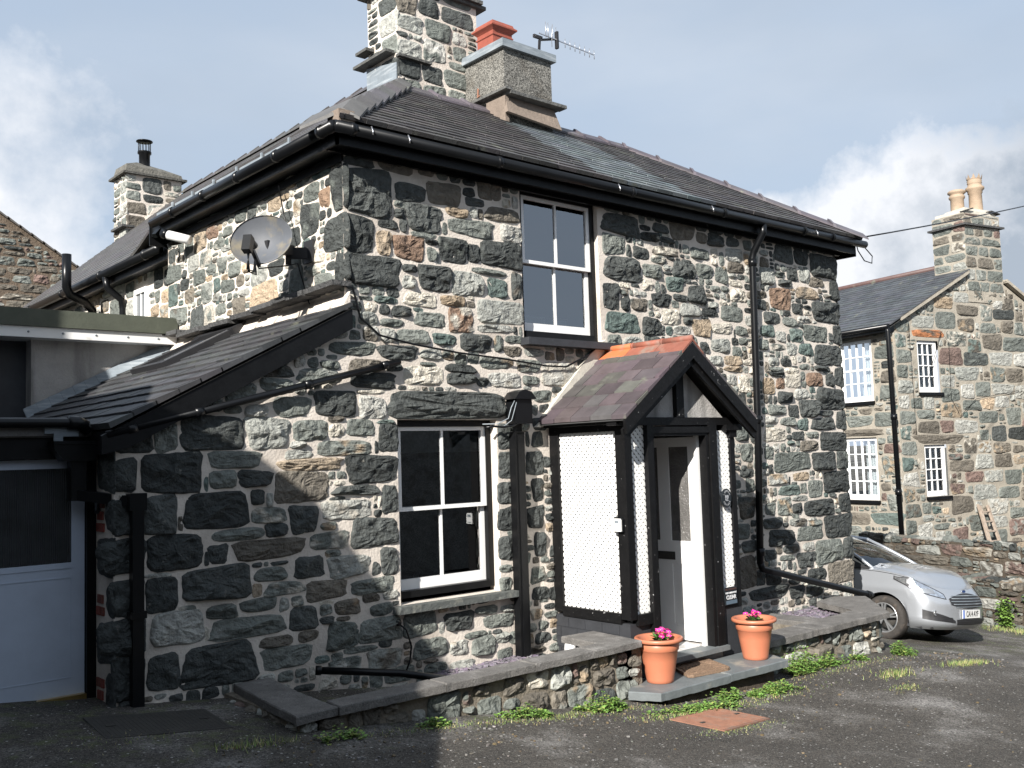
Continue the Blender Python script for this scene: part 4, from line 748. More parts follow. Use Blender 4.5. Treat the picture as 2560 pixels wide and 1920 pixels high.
def lattice(x0, z0, x1, z1, fr, name='lattice_panel', pitch=.060, wd=.0262):
    O, U, Vv, Nn = fr; mb = MB(); H = halves([(x0, z0), (x1, z0), (x1, z1), (x0, z1)])
    mb.add([O + U * a + Vv * b for a, b in ((x0, z0), (x1, z0), (x1, z1), (x0, z1))], [(0, 1, 2, 3)], 1)
    w2 = wd * .707
    for sgn, (lo, hi) in ((1, (.002, .008)), (-1, (.0085, .0145))):
        n0 = int(((x0 - (z1 - z0)) / pitch)) - 2; n1 = int((x1 + (z1 - z0)) / pitch) + 3
        for k in range(n0, n1):
            xa = k * pitch; L_ = z1 - z0
            if sgn == 1: poly = [(xa - w2, z0), (xa + w2, z0), (xa + w2 + L_, z1), (xa - w2 + L_, z1)]
            else: poly = [(xa - w2, z0), (xa + w2, z0), (xa + w2 - L_, z1), (xa - w2 - L_, z1)]
            for h in H:
                poly = clip_half(poly, *h)
                if len(poly) < 3: break
            if len(poly) >= 3:
                P = [O + U * a + Vv * b + Nn * lo for a, b in poly]; mb.prism(P, Nn * (hi - lo), 0)
    return mb.build(name, [LATT, LATTB], porch)
lattice(-.875, .15, -.12, 1.80, (V3((PX0 + .03, 0, 0)), Y_, Z_, V3((-1, 0, 0))))
lattice(PX0 + .075, .14, 6.82, 1.845, (V3((0, PY + .02, 0)), X_, Z_, V3((0, -1, 0))))
lattice(7.856, .09, 8.10, 1.79, (V3((0, PY + .02, 0)), X_, Z_, V3((0, -1, 0))))
th = MB(); th.box(6.80, PY - .08, -.345, 7.87, PY + .10, -.30); th.box(6.8, PY + .0, -1, 7.87, -.3, -.347); th.build('threshold', [SLAB], porch)
fl = MB(); fl.box(6.93, PY + .10, -.33, 8.1, 0, -.295); fl.build('tiled_floor', [TILEM], porch)
iw = MB(); iw.box(8.10, PY + .1, -.3, 8.11, 0, 1.9); iw.box(6.64, PY + .1, -.3, 6.65, -.0, 1.9); iw.box(6.65, -.012, -.3, 8.1, -.006, 1.9); iw.box(6.6, PY + .1, 1.86, 8.12, -.01, 1.87); iw.build('interior_wall', [mat('porch_inside', (.30, .30, .30), rough=.8, bump=.2)], porch)
jb = MB(); jb.box(7.665, PY + .06, -.30, 7.70, PY + .10, 1.745); jb.build('door_jamb', [WHITE], porch)
# door, standing open against the right side of the porch
Md = Matrix.Translation((7.70, PY + .085, 0)) @ Matrix.Rotation(math.radians(3), 4, 'Z')
d = MB(); X0, X1 = .0, .038; db_ = lambda y0, z0, y1, z1, a=X0, b=X1, mi=0: d.box(a, y0, z0, b, y1, z1, mi, mat=Md)
db_(0, -.275, .12, 1.735); db_(.36, -.275, .50, 1.735); db_(.68, -.275, .77, 1.735)
for (a, b) in ((.12, .36), (.50, .68)): db_(a, 1.64, b, 1.735); db_(a, .47, b, .70); db_(a, -.275, b, -.13); db_(a, -.13, b, .47, .008, .03); db_(a + .06, -.07, b - .06, .40, .002, .02)
door = d.build('front_door', [WHITE], porch)
d = MB()
for (a, b) in ((.12, .36), (.50, .68)): d.box(.014, a, .70, .022, b, 1.64, 0, mat=Md)
d.build('obscured_pane', [OBSC], porch); d = MB(); d.box(-.006, .32, .51, 0, .57, .59, 0, mat=Md); d.box(-.009, .35, .53, -.006, .54, .57, 0, mat=Md); d.build('letter_plate', [IRON], porch)
# ================================================================= outbuildings at the left
ou = empty('outhouse', (1.5, 1.5, 0), 'low flat roofed black framed outhouse at the left with a pale blue-white half glazed door', 'outhouse')
m = MB(); m.box(-1.2, .30, 1.83, 2.28, 3.7, 1.92, 0); m.box(-1.2, .28, 1.84, 2.30, .30, 1.925, 0); m.box(-1.2, 3.2, -.3, 2.2, 3.7, 1.83, 1)
m.build('flat_roof', [FELT, RENDER_], ou)
m = MB(); m.tube([(-1.2, .24, 1.935), (2.14, .24, 1.93), (2.22, .25, 1.92), (2.27, .25, 1.86)], .035, 12); m.tube([(2.13, .24, 1.93), (2.19, .245, 1.93), (2.25, .25, 1.90)], .05, 12, 0); m.build('gutter', [BLKPL], ou)
m = MB(); m.box(-1.2, .33, 1.68, 2.30, .36, 1.835); m.box(2.295, .36, -.15, 2.36, .50, 1.80); m.build('door_frame', [BLACK], ou)
tp = MB()
for (a, b, c, d) in ((1.98, 1.855, 2.14, 1.93), (2.07, 1.835, 2.205, 1.925), (2.04, 1.80, 2.10, 1.87)): tp.box(a, .262 - .004 * a + .006, b, c, .278, d)
tp.build('silver_tape', [LEAD], ou)
DOORB = mat('pale_blue_door', (.46, .52, .62), rough=.5, noise_s=4, amt=.08, bump=.25, bump_s=14, bump_d=.006)
m = MB(); yd = .40; m.box(1.3, yd, .012, 2.29, yd + .04, .93); m.box(2.20, yd, .93, 2.29, yd + .04, 1.675); m.box(1.3, yd, 1.61, 2.20, yd + .04, 1.675); m.box(1.45, yd - .006, .90, 2.20, yd, .94); m.box(1.3, yd - .004, .83, 2.20, yd, .838); m.box(2.196, yd - .003, .14, 2.20, yd, .83); m.box(1.3, yd - .003, .13, 2.2, yd, .136)
dr = m.build('door', [DOORB], ou); m = MB(); m.box(1.3, yd + .01, .93, 2.20, yd + .018, 1.61); m.build('reeded_pane', [REED], dr)
m = MB(); m.box(1.2, yd - .05, -.05, 2.29, yd + .06, .012); m.build('brass_threshold', [BRASS], dr)
m = MB(); m.prism([(2.02, .18, 1.79), (2.34, .18, 1.79), (2.34, .18, 1.73), (2.29, .18, 1.66), (2.09, .18, 1.66), (2.02, .18, 1.74)], (0, .15, 0)); m.box(2.015, .17, 1.78, 2.345, .34, 1.80)
m.box(2.14, .20, 1.38, 2.24, .30, 1.68); m.bar((2.19, .24, 1.42), (2.50, -.04, 1.36), .075, .075); m.box(2.46, -.09, -.16, 2.54, -.02, 1.42); m.box(2.44, -.095, 1.30, 2.56, -.01, 1.42); m.box(2.445, -.10, .55, 2.555, -.015, .60)
m.build('hopper_downpipe', [BLKPL], ou)
m = MB(); m.box(2.335, .26, 1.28, 2.352, .32, 1.40, 0); m.box(2.333, .28, 1.30, 2.336, .31, 1.37, 1); tag(m.build('dial_plate', [TRIM, LEAD], None), 'small black plate with a pale dial on the bricks beside the outhouse door', 'wall plate')
ex = empty('flat_roofed_extension', (2.5, 4.8, 0), 'grey rendered box extension with green edged flat roof and white fascia above the lean-to', 'extension')
m = MB(); m.box(2.80, 3.76, 1.7, 4.26, 6.5, 2.98, 0); m.box(0, 3.95, .5, 2.80, 6.5, 2.98, 1); m.build('wall', [RENDER_, GREYP], ex)
m = MB(); m.box(0, 3.56, 2.95, 4.25, 6.5, 3.06, 0)
for x in np.arange(1.4, 4.2, .33): m.lathe([(.0, -.006), (.011, -.006), (.011, .0)], (x, 3.56, 3.005), 8, 1, axis='y')
m.build('fascia_board', [WHITE, LEAD], ex)
m = MB(); m.box(0, 3.53, 3.062, 4.25, 6.5, 3.24, 0); m.build('flat_roof', [GREENF], ex)
# neighbours beyond the left edge of the photograph (they cast the shadow over the lean-to)
nb = empty('gabled_house', (-4.5, -2.4, 0), 'rendered gabled house just outside the left edge, seen only by its shadow', 'house')
m = MB(); gp = [(-1.5, -5.9, -.5), (-1.5, 1.35, -.5), (-1.5, 1.35, 5.85), (-1.5, 1.15, 5.70), (-1.5, .7, 5.15), (-1.5, -1.2, 5.1), (-1.5, -2.0, 4.62), (-1.5, -2.35, 4.78), (-1.5, -2.6, 4.72), (-1.5, -3.0, 4.22), (-1.5, -4.1, 3.25), (-1.5, -5.9, 2.1)]
m.prism(gp, (-6, 0, 0)); m.build('wall', [DASH], nb)
nb = empty('tall_house', (-4.5, 4.5, 0), 'tall rendered house outside the left edge behind the gabled one', 'house')
m = MB(); m.box(-7.5, 1.37, -.5, -1.5, 7.5, 6.15); m.build('wall', [DASH], nb)
nb = empty('sky_blocker', (2, -14, 0), 'unseen dark block added directly behind the camera to hold back sky light', 'building')  # unseen block, added to keep sky light off the shaded lean-to
m = MB(); m.box(-7, -18, -.8, 9, -11.5, 5.2); m.build('wall', [DASH], nb)
nb = empty('sky_blocker_row', (12, -18, 0), 'unseen plain house row added behind the camera to lower the ambient light', 'house')  # unseen row, added to cut the ambient sky light on the front
m = MB(); m.box(-4, -26, -2, 34, -18, 4.6); m.prism([(-4.2, -26.3, 4.6), (-4.2, -17.7, 4.6), (-4.2, -22, 6.2)], (38.4, 0, 0), 1); m.build('wall', [DASH, SLATE], nb)
# brown stone gable far left behind the cottage
fg = empty('rubble_gable_house', (4.5, 15, 0), 'brown rubble stone gable house behind the cottage at the far left', 'house')
m = MB(); FG = (V3((1.0, 14, 0)), X_, Z_, V3((0, -1, 0))); tz = lambda x: 6.72 - (x - 4.87) * .64 if x > 4.0 else 7.28 - (4 - x) * .64
m.prism([(1, 14, 0), (7.2, 14, 0), (7.2, 14, tz(7.2)), (4.0, 14, 7.28), (1, 14, 5.4)], (0, 4, 0), 0)
r_ = random.Random(8)
for q in pack(3.4, 3.9, 5.9, 7.2, lambda X, Y: Y < np.where(X > 3, 6.72 - (X + 1 - 4.87) * .64, 9) - .08, [], [(.3, .7, .10, .2, 900), (.15, .4, .06, .13, 2500), (.06, .15, .04, .08, 2000)], 44):
    stone(m, FG, warp(q), pick(r_, dict(r=.8, b=4, g=2, l=.6, k=1.5)), r_, hgt=.05, gap=.008)
m.build('wall', [mat('brown_mortar', (.15, .115, .085), rough=1, noise_s=4, amt=.3, bump=.8, bump_s=20, bump_d=.03), ST2], fg, fixn=False)
m = MB()
for i in range(16):
    x = 3.9 + i * .22; m.prism([(x, 13.93, tz(x)), (x + .26, 13.93, tz(x + .26)), (x + .26, 13.93, tz(x + .26) + .03), (x, 13.93, tz(x) + .05)], (0, 4.1, 0), 0, (.12, .11, .1))
m.build('roof', [SLATE], fg)

# ================================================================= low garden walls with coping
def rubble_face(mb, a, b, zt, seed, mix, hgt=.05, depth=.55, sizes=None, mi=1):
    a = V3((*a, 0)); b = V3((*b, 0)); U = (b - a).normalized(); Nn = U.cross(Z_); Lw = (b - a).length; r = random.Random(seed); fr = (a, U, Z_, Nn)
    def ins(X, Y): 
        g_ = np.vectorize(lambda u: gz(*(a + U * u).xy))(X[:, 0])[:, None]; return (Y > g_ - .06) & (Y < zt)
    for q in pack(0, zt - depth, Lw, zt, ins, [], sizes or [(.24, .42, .15, .24, 400), (.14, .28, .10, .18, 700), (.07, .14, .06, .10, 900)], seed, cell=.02):
        stone(mb, fr, warp(q, .01), pick(r, mix), r, hgt=hgt, gap=.006)
DK = .95
gw = empty('garden_wall', (4.7, -1, 0), 'low rubble wall with concrete coping slabs left of the doorstep', 'wall')
m = MB(); m.box(3.22, -1.13, -1, 6.38, -.93, -.09, 0); m.box(3.16, -1.13, -1, 3.42, 0, -.09, 0); m.box(6.2, -1.13, -1, 6.50, -.75, -.09, 0)
mixw = dict(b=4, g=2, l=1.6, k=.8, t=.5, r=.8, p=.5)
rubble_face(m, (3.16, -1.13), (6.50, -1.13), -.09, 61, mixw, hgt=.055); rubble_face(m, (3.16, -.02), (3.16, -1.13), -.09, 62, mixw)
rubble_face(m, (6.50, -1.13), (6.50, -.75), -.09, 63, dict(k=1))
m.build('rubble_wall', [WMORT, ST2], gw, fixn=False)
def slab(mb, poly, z0, z1, seed, mi=0, jit=.006, sub=.05):
    r = random.Random(seed); out = []
    for i in range(len(poly)):
        a, b = V3((*poly[i], 0)), V3((*poly[(i + 1) % len(poly)], 0)); n = max(1, int((b - a).length / sub)); nrm = (b - a).normalized().cross(Z_)
        for k in range(n):
            p = a.lerp(b, k / n); out.append(p + nrm * (jit * 1.5 * noise.noise(V3((p.x * 4, p.y * 4, seed))) + r.uniform(-jit, jit) * .25 if k else 0))
    n = len(out); c = sum(out, V3()) / n; top = [p.lerp(c, .0) + Z_ * z1 for p in out]; ins = [p + (c - p).normalized() * .008 + Z_ * (z1 + .0) for p in out]
    low = [p + Z_ * (z1 - .008) for p in out]; bot = [p + Z_ * (z0 + r.uniform(-.003, .003)) for p in out]
    mb.add(ins + low + bot, [tuple(range(n))] + [(n + i, i, (i + 1) % n, n + (i + 1) % n) for i in range(n)] + [(2 * n + i, n + i, n + (i + 1) % n, 2 * n + (i + 1) % n) for i in range(n)] + [tuple(range(3 * n - 1, 2 * n - 1, -1))], mi)
m = MB()
for i, q in enumerate([[(3.23, 0), (3.16, -.60), (3.45, -.585), (3.52, 0)], [(3.157, -.607), (3.10, -1.21), (3.42, -1.19), (3.448, -.592)], [(3.425, -1.205), (4.30, -1.215), (4.30, -1.0), (3.445, -.99)], [(4.307, -1.215), (5.18, -1.215), (5.18, -1.0), (4.307, -1.0)], [(5.187, -1.215), (5.86, -1.21), (5.86, -1.0), (5.187, -1.0)], [(5.867, -1.21), (6.44, -1.20), (6.50, -.55), (6.12, -.52), (6.10, -.99), (5.867, -1.0)]]):
    slab(m, q, -.09 + .0, -.03 - .002 * (i % 2), i)
m.build('coping', [CONC], gw)
g2 = empty('garden_wall', (9.5, -1, 0), 'low rubble wall with thick coping right of the doorstep, ending in a rounded boulder corner', 'wall')
m = MB(); m.box(8.25, -1.16, -1.2, 10.5, -.95, -.36, 0); m.prism([(10.5, -1.16, -1.2), (11.4, -.45, -1.2), (11.1, -.2, -1.2), (10.3, -.9, -1.2)], (0, 0, .84), 0); m.box(9.4, -.95, -1, 9.7, 0, -.36, 0)
rubble_face(m, (8.25, -1.16), (10.5, -1.16), -.36, 64, mixw, hgt=.07, sizes=[(.3, .5, .2, .32, 300), (.14, .26, .10, .18, 600), (.06, .14, .05, .10, 900)]); rubble_face(m, (10.5, -1.16), (11.4, -.45), -.36, 65, dict(k=1, b=2, g=1), hgt=.09, depth=.75); rubble_face(m, (8.25, -.9), (8.25, -1.16), -.36, 66, dict(k=1))
m.build('rubble_wall', [WMORT, ST2], g2, fixn=False)
m = MB()
for i, q in enumerate([[(8.22, -1.235), (9.1, -1.245), (9.1, -.93), (8.22, -.93)], [(9.107, -1.245), (10.58, -1.26), (11.5, -.45), (11.25, -.16), (10.75, -.22), (10.42, -.90), (9.107, -.93)], [(9.42, -.92), (9.75, -.91), (9.70, -.05), (9.40, -.05)]]): slab(m, q, -.37, -.30 - .003 * i, 20 + i, jit=.012)
m.build('coping', [CONC], g2)
# slate chippings in the bed behind the walls
def chips(name, x0, y0, x1, y1, z, n, seed, lab):
    m = MB(); r = random.Random(seed); m.add([V(x0, y0, z - .01), V(x1, y0, z - .01), V(x1, y1, z - .01), V(x0, y1, z - .01)], [(0, 1, 2, 3)], 0, (.05, .045, .045))
    for _ in range(n):
        M_ = Matrix.Translation((r.uniform(x0, x1), r.uniform(y0, y1), z + r.uniform(-.005, .02))) @ Matrix.Rotation(r.uniform(0, 6), 4, 'Z') @ Matrix.Rotation(r.uniform(-.5, .5), 4, 'X')
        a = r.uniform(.01, .025); m.box(-a, -a * .7, -.004, a, a * .7, .004, 0, scol(r.choice([(.16, .13, .17), (.2, .18, .2), (.12, .11, .13)]), .2, r), mat=M_)
    o = m.build(name, [CHIP], None, fixn=False); o['kind'] = 'stuff'; o['label'] = lab; o['category'] = 'chippings'
chips('slate_chippings', 5.0, -.93, 6.15, 0, -.27, 2600, 3, 'purple slate chippings in the bed under the ground floor window'); chips('slate_chippings', 9.75, -.93, 10.9, -.05, -.42, 1400, 4, 'purple slate chippings in the bed at the right corner')
m = MB(); m.lathe([(.0, .19), (.03, .185), (.05, .16), (.055, .12), (.055, -.1)], (6.42, -.32, -.33), 16); tag(m.build('white_vent_cap', [WHITE]), 'small white rounded pipe cap at the foot of the porch side', 'pipe cap')
m = MB(); m.tube([(3.78, -.30, .02), (4.3, -.62, -.04), (4.7, -.90, -.13)], .028, 10); m.tube([(3.76, -.29, .022), (3.80, -.31, .018)], .036, 10); tag(m.build('waste_pipe', [BLKPL]), 'short black waste pipe lying across the bed behind the low wall', 'pipe')
m = MB(); m.tube([(4.70, -.03, .22), (4.76, -.06, .16), (4.80, -.07, .02), (4.78, -.07, -.1), (4.72, -.08, -.2)], .008, 6); m.lathe([(.0, -.02), (.03, -.02), (.03, .02)], (4.69, -.03, .23), 10, axis='y'); tag(m.build('black_cable', [BLKPL]), 'short black cable looping out of the wall below the ground floor window', 'cable')
m = MB(); m.box(8.19, -1.03, -.62, 8.25, -.97, -.16); m.tube([(8.20, -1.02, -.42), (8.20, -1.02, -.16), (8.15, -1.0, -.10)], .035, 10); tag(m.build('cast_pipe_stub', [BLKWOOD]), 'short black iron pipe stub behind the right flowerpot', 'pipe')

# doorstep, mat, pots
st = empty('doorstep', (7.2, -1.2, -.42), 'grey slate slab doorstep in two pieces below the porch door', 'step')
m = MB(); slab(m, [(6.33, -1.49), (7.27, -1.50), (7.27, -.99), (6.50, -1.0), (6.20, -1.24)], -.49, -.42, 40, jit=.006); slab(m, [(7.277, -1.50), (8.13, -1.53), (8.22, -1.31), (8.2, -1.0), (7.277, -.99)], -.485, -.417, 41, jit=.006); m.build('slab', [SLAB], st)
m = MB(); m.box(6.50, -1.42, -1, 8.05, -1.0, -.49); m.build('step_base', [DRY], st)
m = MB(); P = [(6.90, -1.33), (7.42, -1.405), (7.60, -.97), (7.12, -.93)]
rr = []
for i in range(4):
    a, b, c = V3((*P[i - 1], 0)), V3((*P[i], 0)), V3((*P[(i + 1) % 4], 0)); rr += [b + (a - b).normalized() * .05, b + ((a - b).normalized() + (c - b).normalized()) * .016, b + (c - b).normalized() * .05]
n = len(rr); m.add([p + Z_ * -.417 for p in rr] + [p + Z_ * -.392 for p in rr], [tuple(range(n, 2 * n))] + [(i, (i + 1) % n, n + (i + 1) % n, n + i) for i in range(n)])
a, b, c, d = [V3((*p, -.392)) for p in P]
for i in range(15):
    t = .08 + i * .042; p = a.lerp(b, t); q = d.lerp(c, t)
    m.bar(p.lerp(q, .08), p.lerp(q, .55 if i % 2 else .50), .012, .012); 
    m.bar(a.lerp(d, .12 + i * .05).lerp(b.lerp(c, .12 + i * .05), .70), a.lerp(d, .05 + i * .05 * .9).lerp(b.lerp(c, .05 + i * .05 * .9), .95), .012, .012) if i % 3 == 0 else None
    m.bar(p.lerp(q, .55), p.lerp(q, .92), .012, .012)
tag(m.build('doormat', [COIR]), 'brown coir doormat with ribbed pattern lying askew on the slate doorstep', 'doormat')
def flowerpot(x, y, z, lab, sc=1.0):
    e = empty('flowerpot', (x, y, z), lab, 'flowerpot', 'terracotta coloured pots on the doorstep'); s = sc
    m = MB(); m.lathe([(.0, .012), (.108, .012), (.112, .0), (.118, .004), (.122, .03), (.150, .19), (.165, .275), (.168, .277), (.174, .283), (.177, .335), (.172, .34), (.172, .348), (.178, .352), (.205, .352), (.213, .358), (.216, .37), (.213, .383), (.204, .388), (.185, .386), (.176, .378), (.168, .35), (.160, .33)], (x, y, z), 48)
    m.build('pot_body', [POT], e)
    m = MB(); m.lathe([(.0, .335), (.09, .34), (.165, .33)], (x, y, z), 24); m.build('compost', [SOIL], e); return e
flowerpot(6.66, -1.20, -.42, 'terracotta plastic flowerpot on the left end of the doorstep, beside the low wall'); flowerpot(7.98, -1.27, -.417, 'terracotta plastic flowerpot on the right end of the doorstep, below the porch sign')
def leafquad(mb, p, d, w, l, col, mi=0, fold=.25, n=Z_):
    d = V3(d).normalized(); s = d.cross(V3(n)); s = s.normalized() if s.length > 1e-4 else V3((1, 0, 0)); u = s.cross(d)
    mb.add([p, p + d * l * .35 + s * w * .5 + u * w * fold, p + d * l * .8 + s * w * .38 + u * w * fold * .6, p + d * l, p + d * l * .8 - s * w * .38 + u * w * fold * .6, p + d * l * .35 - s * w * .5 + u * w * fold, p + d * l * .45], [(0, 1, 6), (1, 2, 6), (2, 3, 6), (3, 4, 6), (4, 5, 6), (5, 0, 6)], mi, col)
def flowers(x, y, z, seed, lab):
    r = random.Random(seed); e = empty('flowering_plant', (x, y, z), lab, 'plant', 'pink flowering plants in the pots'); m = MB(); f = MB()
    for k in range(16):
        t = r.uniform(0, 6.3); el = r.uniform(.2, .9); p = V3((x + r.uniform(-.05, .05), y + r.uniform(-.04, .04), z + .01)); d = V3((math.cos(t), math.sin(t), el)); leafquad(m, p, d, .045, r.uniform(.07, .12), scol((.10, .20, .05), .3, r))
    for k in range(13):
        c = V3((x + r.gauss(0, .045), y + r.gauss(0, .04), z + r.uniform(.05, .10))); fn = V3((r.uniform(-.5, .5), r.uniform(-.8, .1), 1)).normalized(); a = fn.cross(X_).normalized(); b = fn.cross(a)
        for j in range(5):
            t = j * 1.2566 + r.random() * .3; d = a * math.cos(t) + b * math.sin(t) + fn * .25; leafquad(f, c, d, .026, .028, scol((.72, .035, .30), .2, r), n=fn)
        f.lathe([(0, .006), (.005, .004), (.006, 0)], c + fn * .004, 6, 0, (.75, .5, .1))
    m.build('leaves', [LEAF], e, fixn=False); f.build('petals', [PETAL], e, fixn=False)
flowers(6.68, -1.21, -.075, 3, 'magenta flowers in the left flowerpot'); flowers(7.98, -1.27, -.075, 9, 'magenta flowers in the right flowerpot')

# fittings
def text(name, body, size, Mw, mt, parent, ext=.001, align='CENTER', sx=1.0, bold=0):
    c = bpy.data.curves.new(name, 'FONT'); c.body = body; c.size = size; c.extrude = ext; c.align_x = align; c.align_y = 'CENTER'; c.offset = bold; o = bpy.data.objects.new('tmp', c); SC.collection.objects.link(o)
    bpy.context.view_layer.update(); me = bpy.data.meshes.new_from_object(o.evaluated_get(bpy.context.evaluated_depsgraph_get())); bpy.data.objects.remove(o)
    me.transform(Matrix.Diagonal((sx, 1, 1, 1))); me.transform(Mw); me.materials.clear(); me.materials.append(mt)
    if parent is not None: me.transform(Matrix.Translation(-world_loc(parent)))
    o = bpy.data.objects.new(name, me); SC.collection.objects.link(o); o.parent = parent; return o
RFRONT = Matrix.Rotation(math.pi / 2, 4, 'X')     # text facing -Y
pq = empty('oval_plaque', (7.98, -1.005, 1.115), 'black oval house name plaque with a pale crest on the right lattice panel', 'plaque')
m = MB(); n = 36
for (rx, rz, y0, y1, mi) in ((.075, .094, -1.018, -1.0, 0),): m.prism([(7.98 + rx * math.cos(2 * math.pi * k / n), y0, 1.115 + rz * math.sin(2 * math.pi * k / n)) for k in range(n)], (0, y1 - y0, 0), mi)
m.build('plate', [SIGNB], pq)
for word, a0, a1, fl_ in (('LOWREN', 148, 32, 1), ('COTTAGE', 212, 328, -1)):
    for i, chh in enumerate(word):
        a = math.radians(a0 + (a1 - a0) * i / (len(word) - 1)); p = V3((7.98 + .053 * math.cos(a), -1.0195, 1.115 + .070 * math.sin(a))); rot = a - math.pi / 2 if fl_ == 1 else a + math.pi / 2
        text('letter', chh, .026, Matrix.Translation(p) @ Matrix.Rotation(-rot, 4, 'Y') @ RFRONT, GTXT, pq)
m = MB()
for (dx, dz, rx, rz) in ((-.014, .012, .012, .020), (.015, .013, .014, .017), (0, -.006, .022, .010), (.002, -.024, .024, .006), (-.018, -.012, .007, .009)): m.prism([(7.98 + dx + rx * math.cos(k * .785), -1.021, 1.117 + dz + rz * math.sin(k * .785)) for k in range(8)], (0, .004, 0))
m.build('crest', [GTXT], pq)
sg = empty('door_sign', (7.96, -1.01, .16), 'small black NO PARKING KEEP DRIVEWAY CLEAR sign at the foot of the right lattice panel', 'sign')
m = MB(); m.box(7.868, -1.026, .075, 8.062, -1.02, .245, 0); m.box(7.885, -1.028, .08, 8.058, -1.0262, .115, 1); m.build('plate', [SIGNB, SIGNBL], sg)
Mt = lambda x, z: Matrix.Translation((x, -1.0275, z)) @ RFRONT
text('lettering', 'NO PARKING', .030, Mt(7.965, .222), REDT, sg); text('lettering', 'KEEP DRIVEWAY', .0235, Mt(7.965, .188), WTXT, sg, bold=.0004); text('lettering', 'CLEAR', .055, Mt(7.965, .145), WTXT, sg, bold=.001, sx=.95)
ks = empty('key_safe', (6.52, -.90, .95), 'small grey key safe with black back on the porch corner post', 'key safe')
m = MB(); m.prism([(6.535, -.965, .885), (6.535, -.85, .885), (6.535, -.85, 1.0), (6.535, -.865, 1.02), (6.535, -.95, 1.02), (6.535, -.965, 1.0)], (-.03, 0, 0), 0); m.prism([(6.505, -.955, .892), (6.505, -.86, .892), (6.505, -.86, .99), (6.505, -.872, 1.006), (6.505, -.943, 1.006), (6.505, -.955, .99)], (-.018, 0, 0), 1); m.box(6.484, -.935, .965, 6.4865, -.885, .99, 2); m.box(6.484, -.94, .905, 6.4865, -.875, .911, 2); m.build('casing', [BLKPL, LATT, LEAD], ks)
# satellite dish on the flank wall
sd_ = empty('satellite_dish', (4.25, .30, 3.45), 'weathered grey oval satellite dish on the left flank wall', 'satellite dish')
aim = V3((-.70, -.62, .28)).normalized(); side = aim.cross(Z_).normalized(); upd = side.cross(aim); C0 = V3((3.80, .60, 3.515))
m = MB(); R1, R2 = .275, .235; vs = []; fs = []; nr, na = 9, 40
for i in range(nr + 1):
    q = i / nr
    for k in range(na): t = 2 * math.pi * k / na; vs.append(C0 + side * (math.cos(t) * R1 * q) + upd * (math.sin(t) * R2 * q) + aim * (.10 * q * q - .10))
for i in range(nr):
    for k in range(na): fs.append((i * na + k, i * na + (k + 1) % na, (i + 1) * na + (k + 1) % na, (i + 1) * na + k))
m.add(vs, fs, smooth=True); e0 = nr * na
rim = [v + aim * .012 for v in vs[e0:]]; out = [C0 + (v - C0) * 1.02 for v in vs[e0:]]
m.add(vs[e0:] + rim + out, [(k, (k + 1) % na, na + (k + 1) % na, na + k) for k in range(na)] + [(na + k, na + (k + 1) % na, 2 * na + (k + 1) % na, 2 * na + k) for k in range(na)], smooth=True)
back = [v - aim * .008 for v in vs]; m.add(back, fs, smooth=True); m.build('reflector', [DISH], sd_, fixn=False)
m = MB(); A0 = C0 - upd * .235 - aim * .02; L0 = C0 + aim * .33 - upd * .20 - side * .06
m.bar(A0, L0 - upd * .03, .03, .035); m.lathe([(.0, 0), (.001, 0)], L0, 4); m.tube([L0 + aim * .05, L0 - aim * .08], .032, 12); m.bar(L0 + aim * .04 + upd * .02, L0 + aim * .05 - upd * .12, .07, .07); m.build('receiver_arm', [BLKPL], sd_)
m = MB(); m.bar(C0 - aim * .10, V3((4.16, .72, 3.48)), .06, .09); m.tube([(4.13, .74, 3.36), (4.13, .74, 3.60)], .025, 10); m.bar((4.12, .74, 3.46), (4.26, .60, 3.45), .04, .10); m.box(4.24, .50, 3.36, 4.262, .66, 3.56); m.build('bracket', [TRIM], sd_)
m = MB()
for k, (dx, dz) in enumerate(((0, -.14), (.03, -.18), (.06, -.13))): m.tube([L0 - upd * .08 + side * .01 * k, L0 - upd * .22 + aim * (.02 - dx) + V3((0, 0, dz * .3)), L0 - aim * (.12 + dx) - upd * (.24 + dz * .2), A0.lerp(L0, .45) - upd * .03], .006, 6)
m.tube([A0.lerp(L0, .4), A0 - upd * .03, V3((4.10, .70, 3.34)), V3((4.18, .66, 3.36)), V3((4.24, .58, 3.0)), V3((4.2, .5, 2.98))], .006, 6); m.tube([(4.13, .74, 3.6), (4.18, 1.0, 4.15)], .006, 6); m.build('cable', [BLKPL], sd_)
# security camera like tube under the eaves
lm = empty('security_camera', (4.05, 3.4, 4.05), 'white cylindrical security camera with black front under the left eaves end', 'security camera')
m = MB(); m.tube([(4.02, 3.20, 4.09), (4.16, 2.98, 4.01)], .05, 14, 0); m.build('casing', [WHITE], lm); m = MB(); m.tube([(3.985, 3.265, 4.115), (4.02, 3.20, 4.09)], .054, 14); m.bar((4.0, 3.4, 4.18), (3.93, 3.36, 4.10), .05, .05); m.bar((4.05, 3.3, 4.0), (4.2, 3.3, 4.05), .03, .03); m.build('lens_hood', [BLKPL], lm)
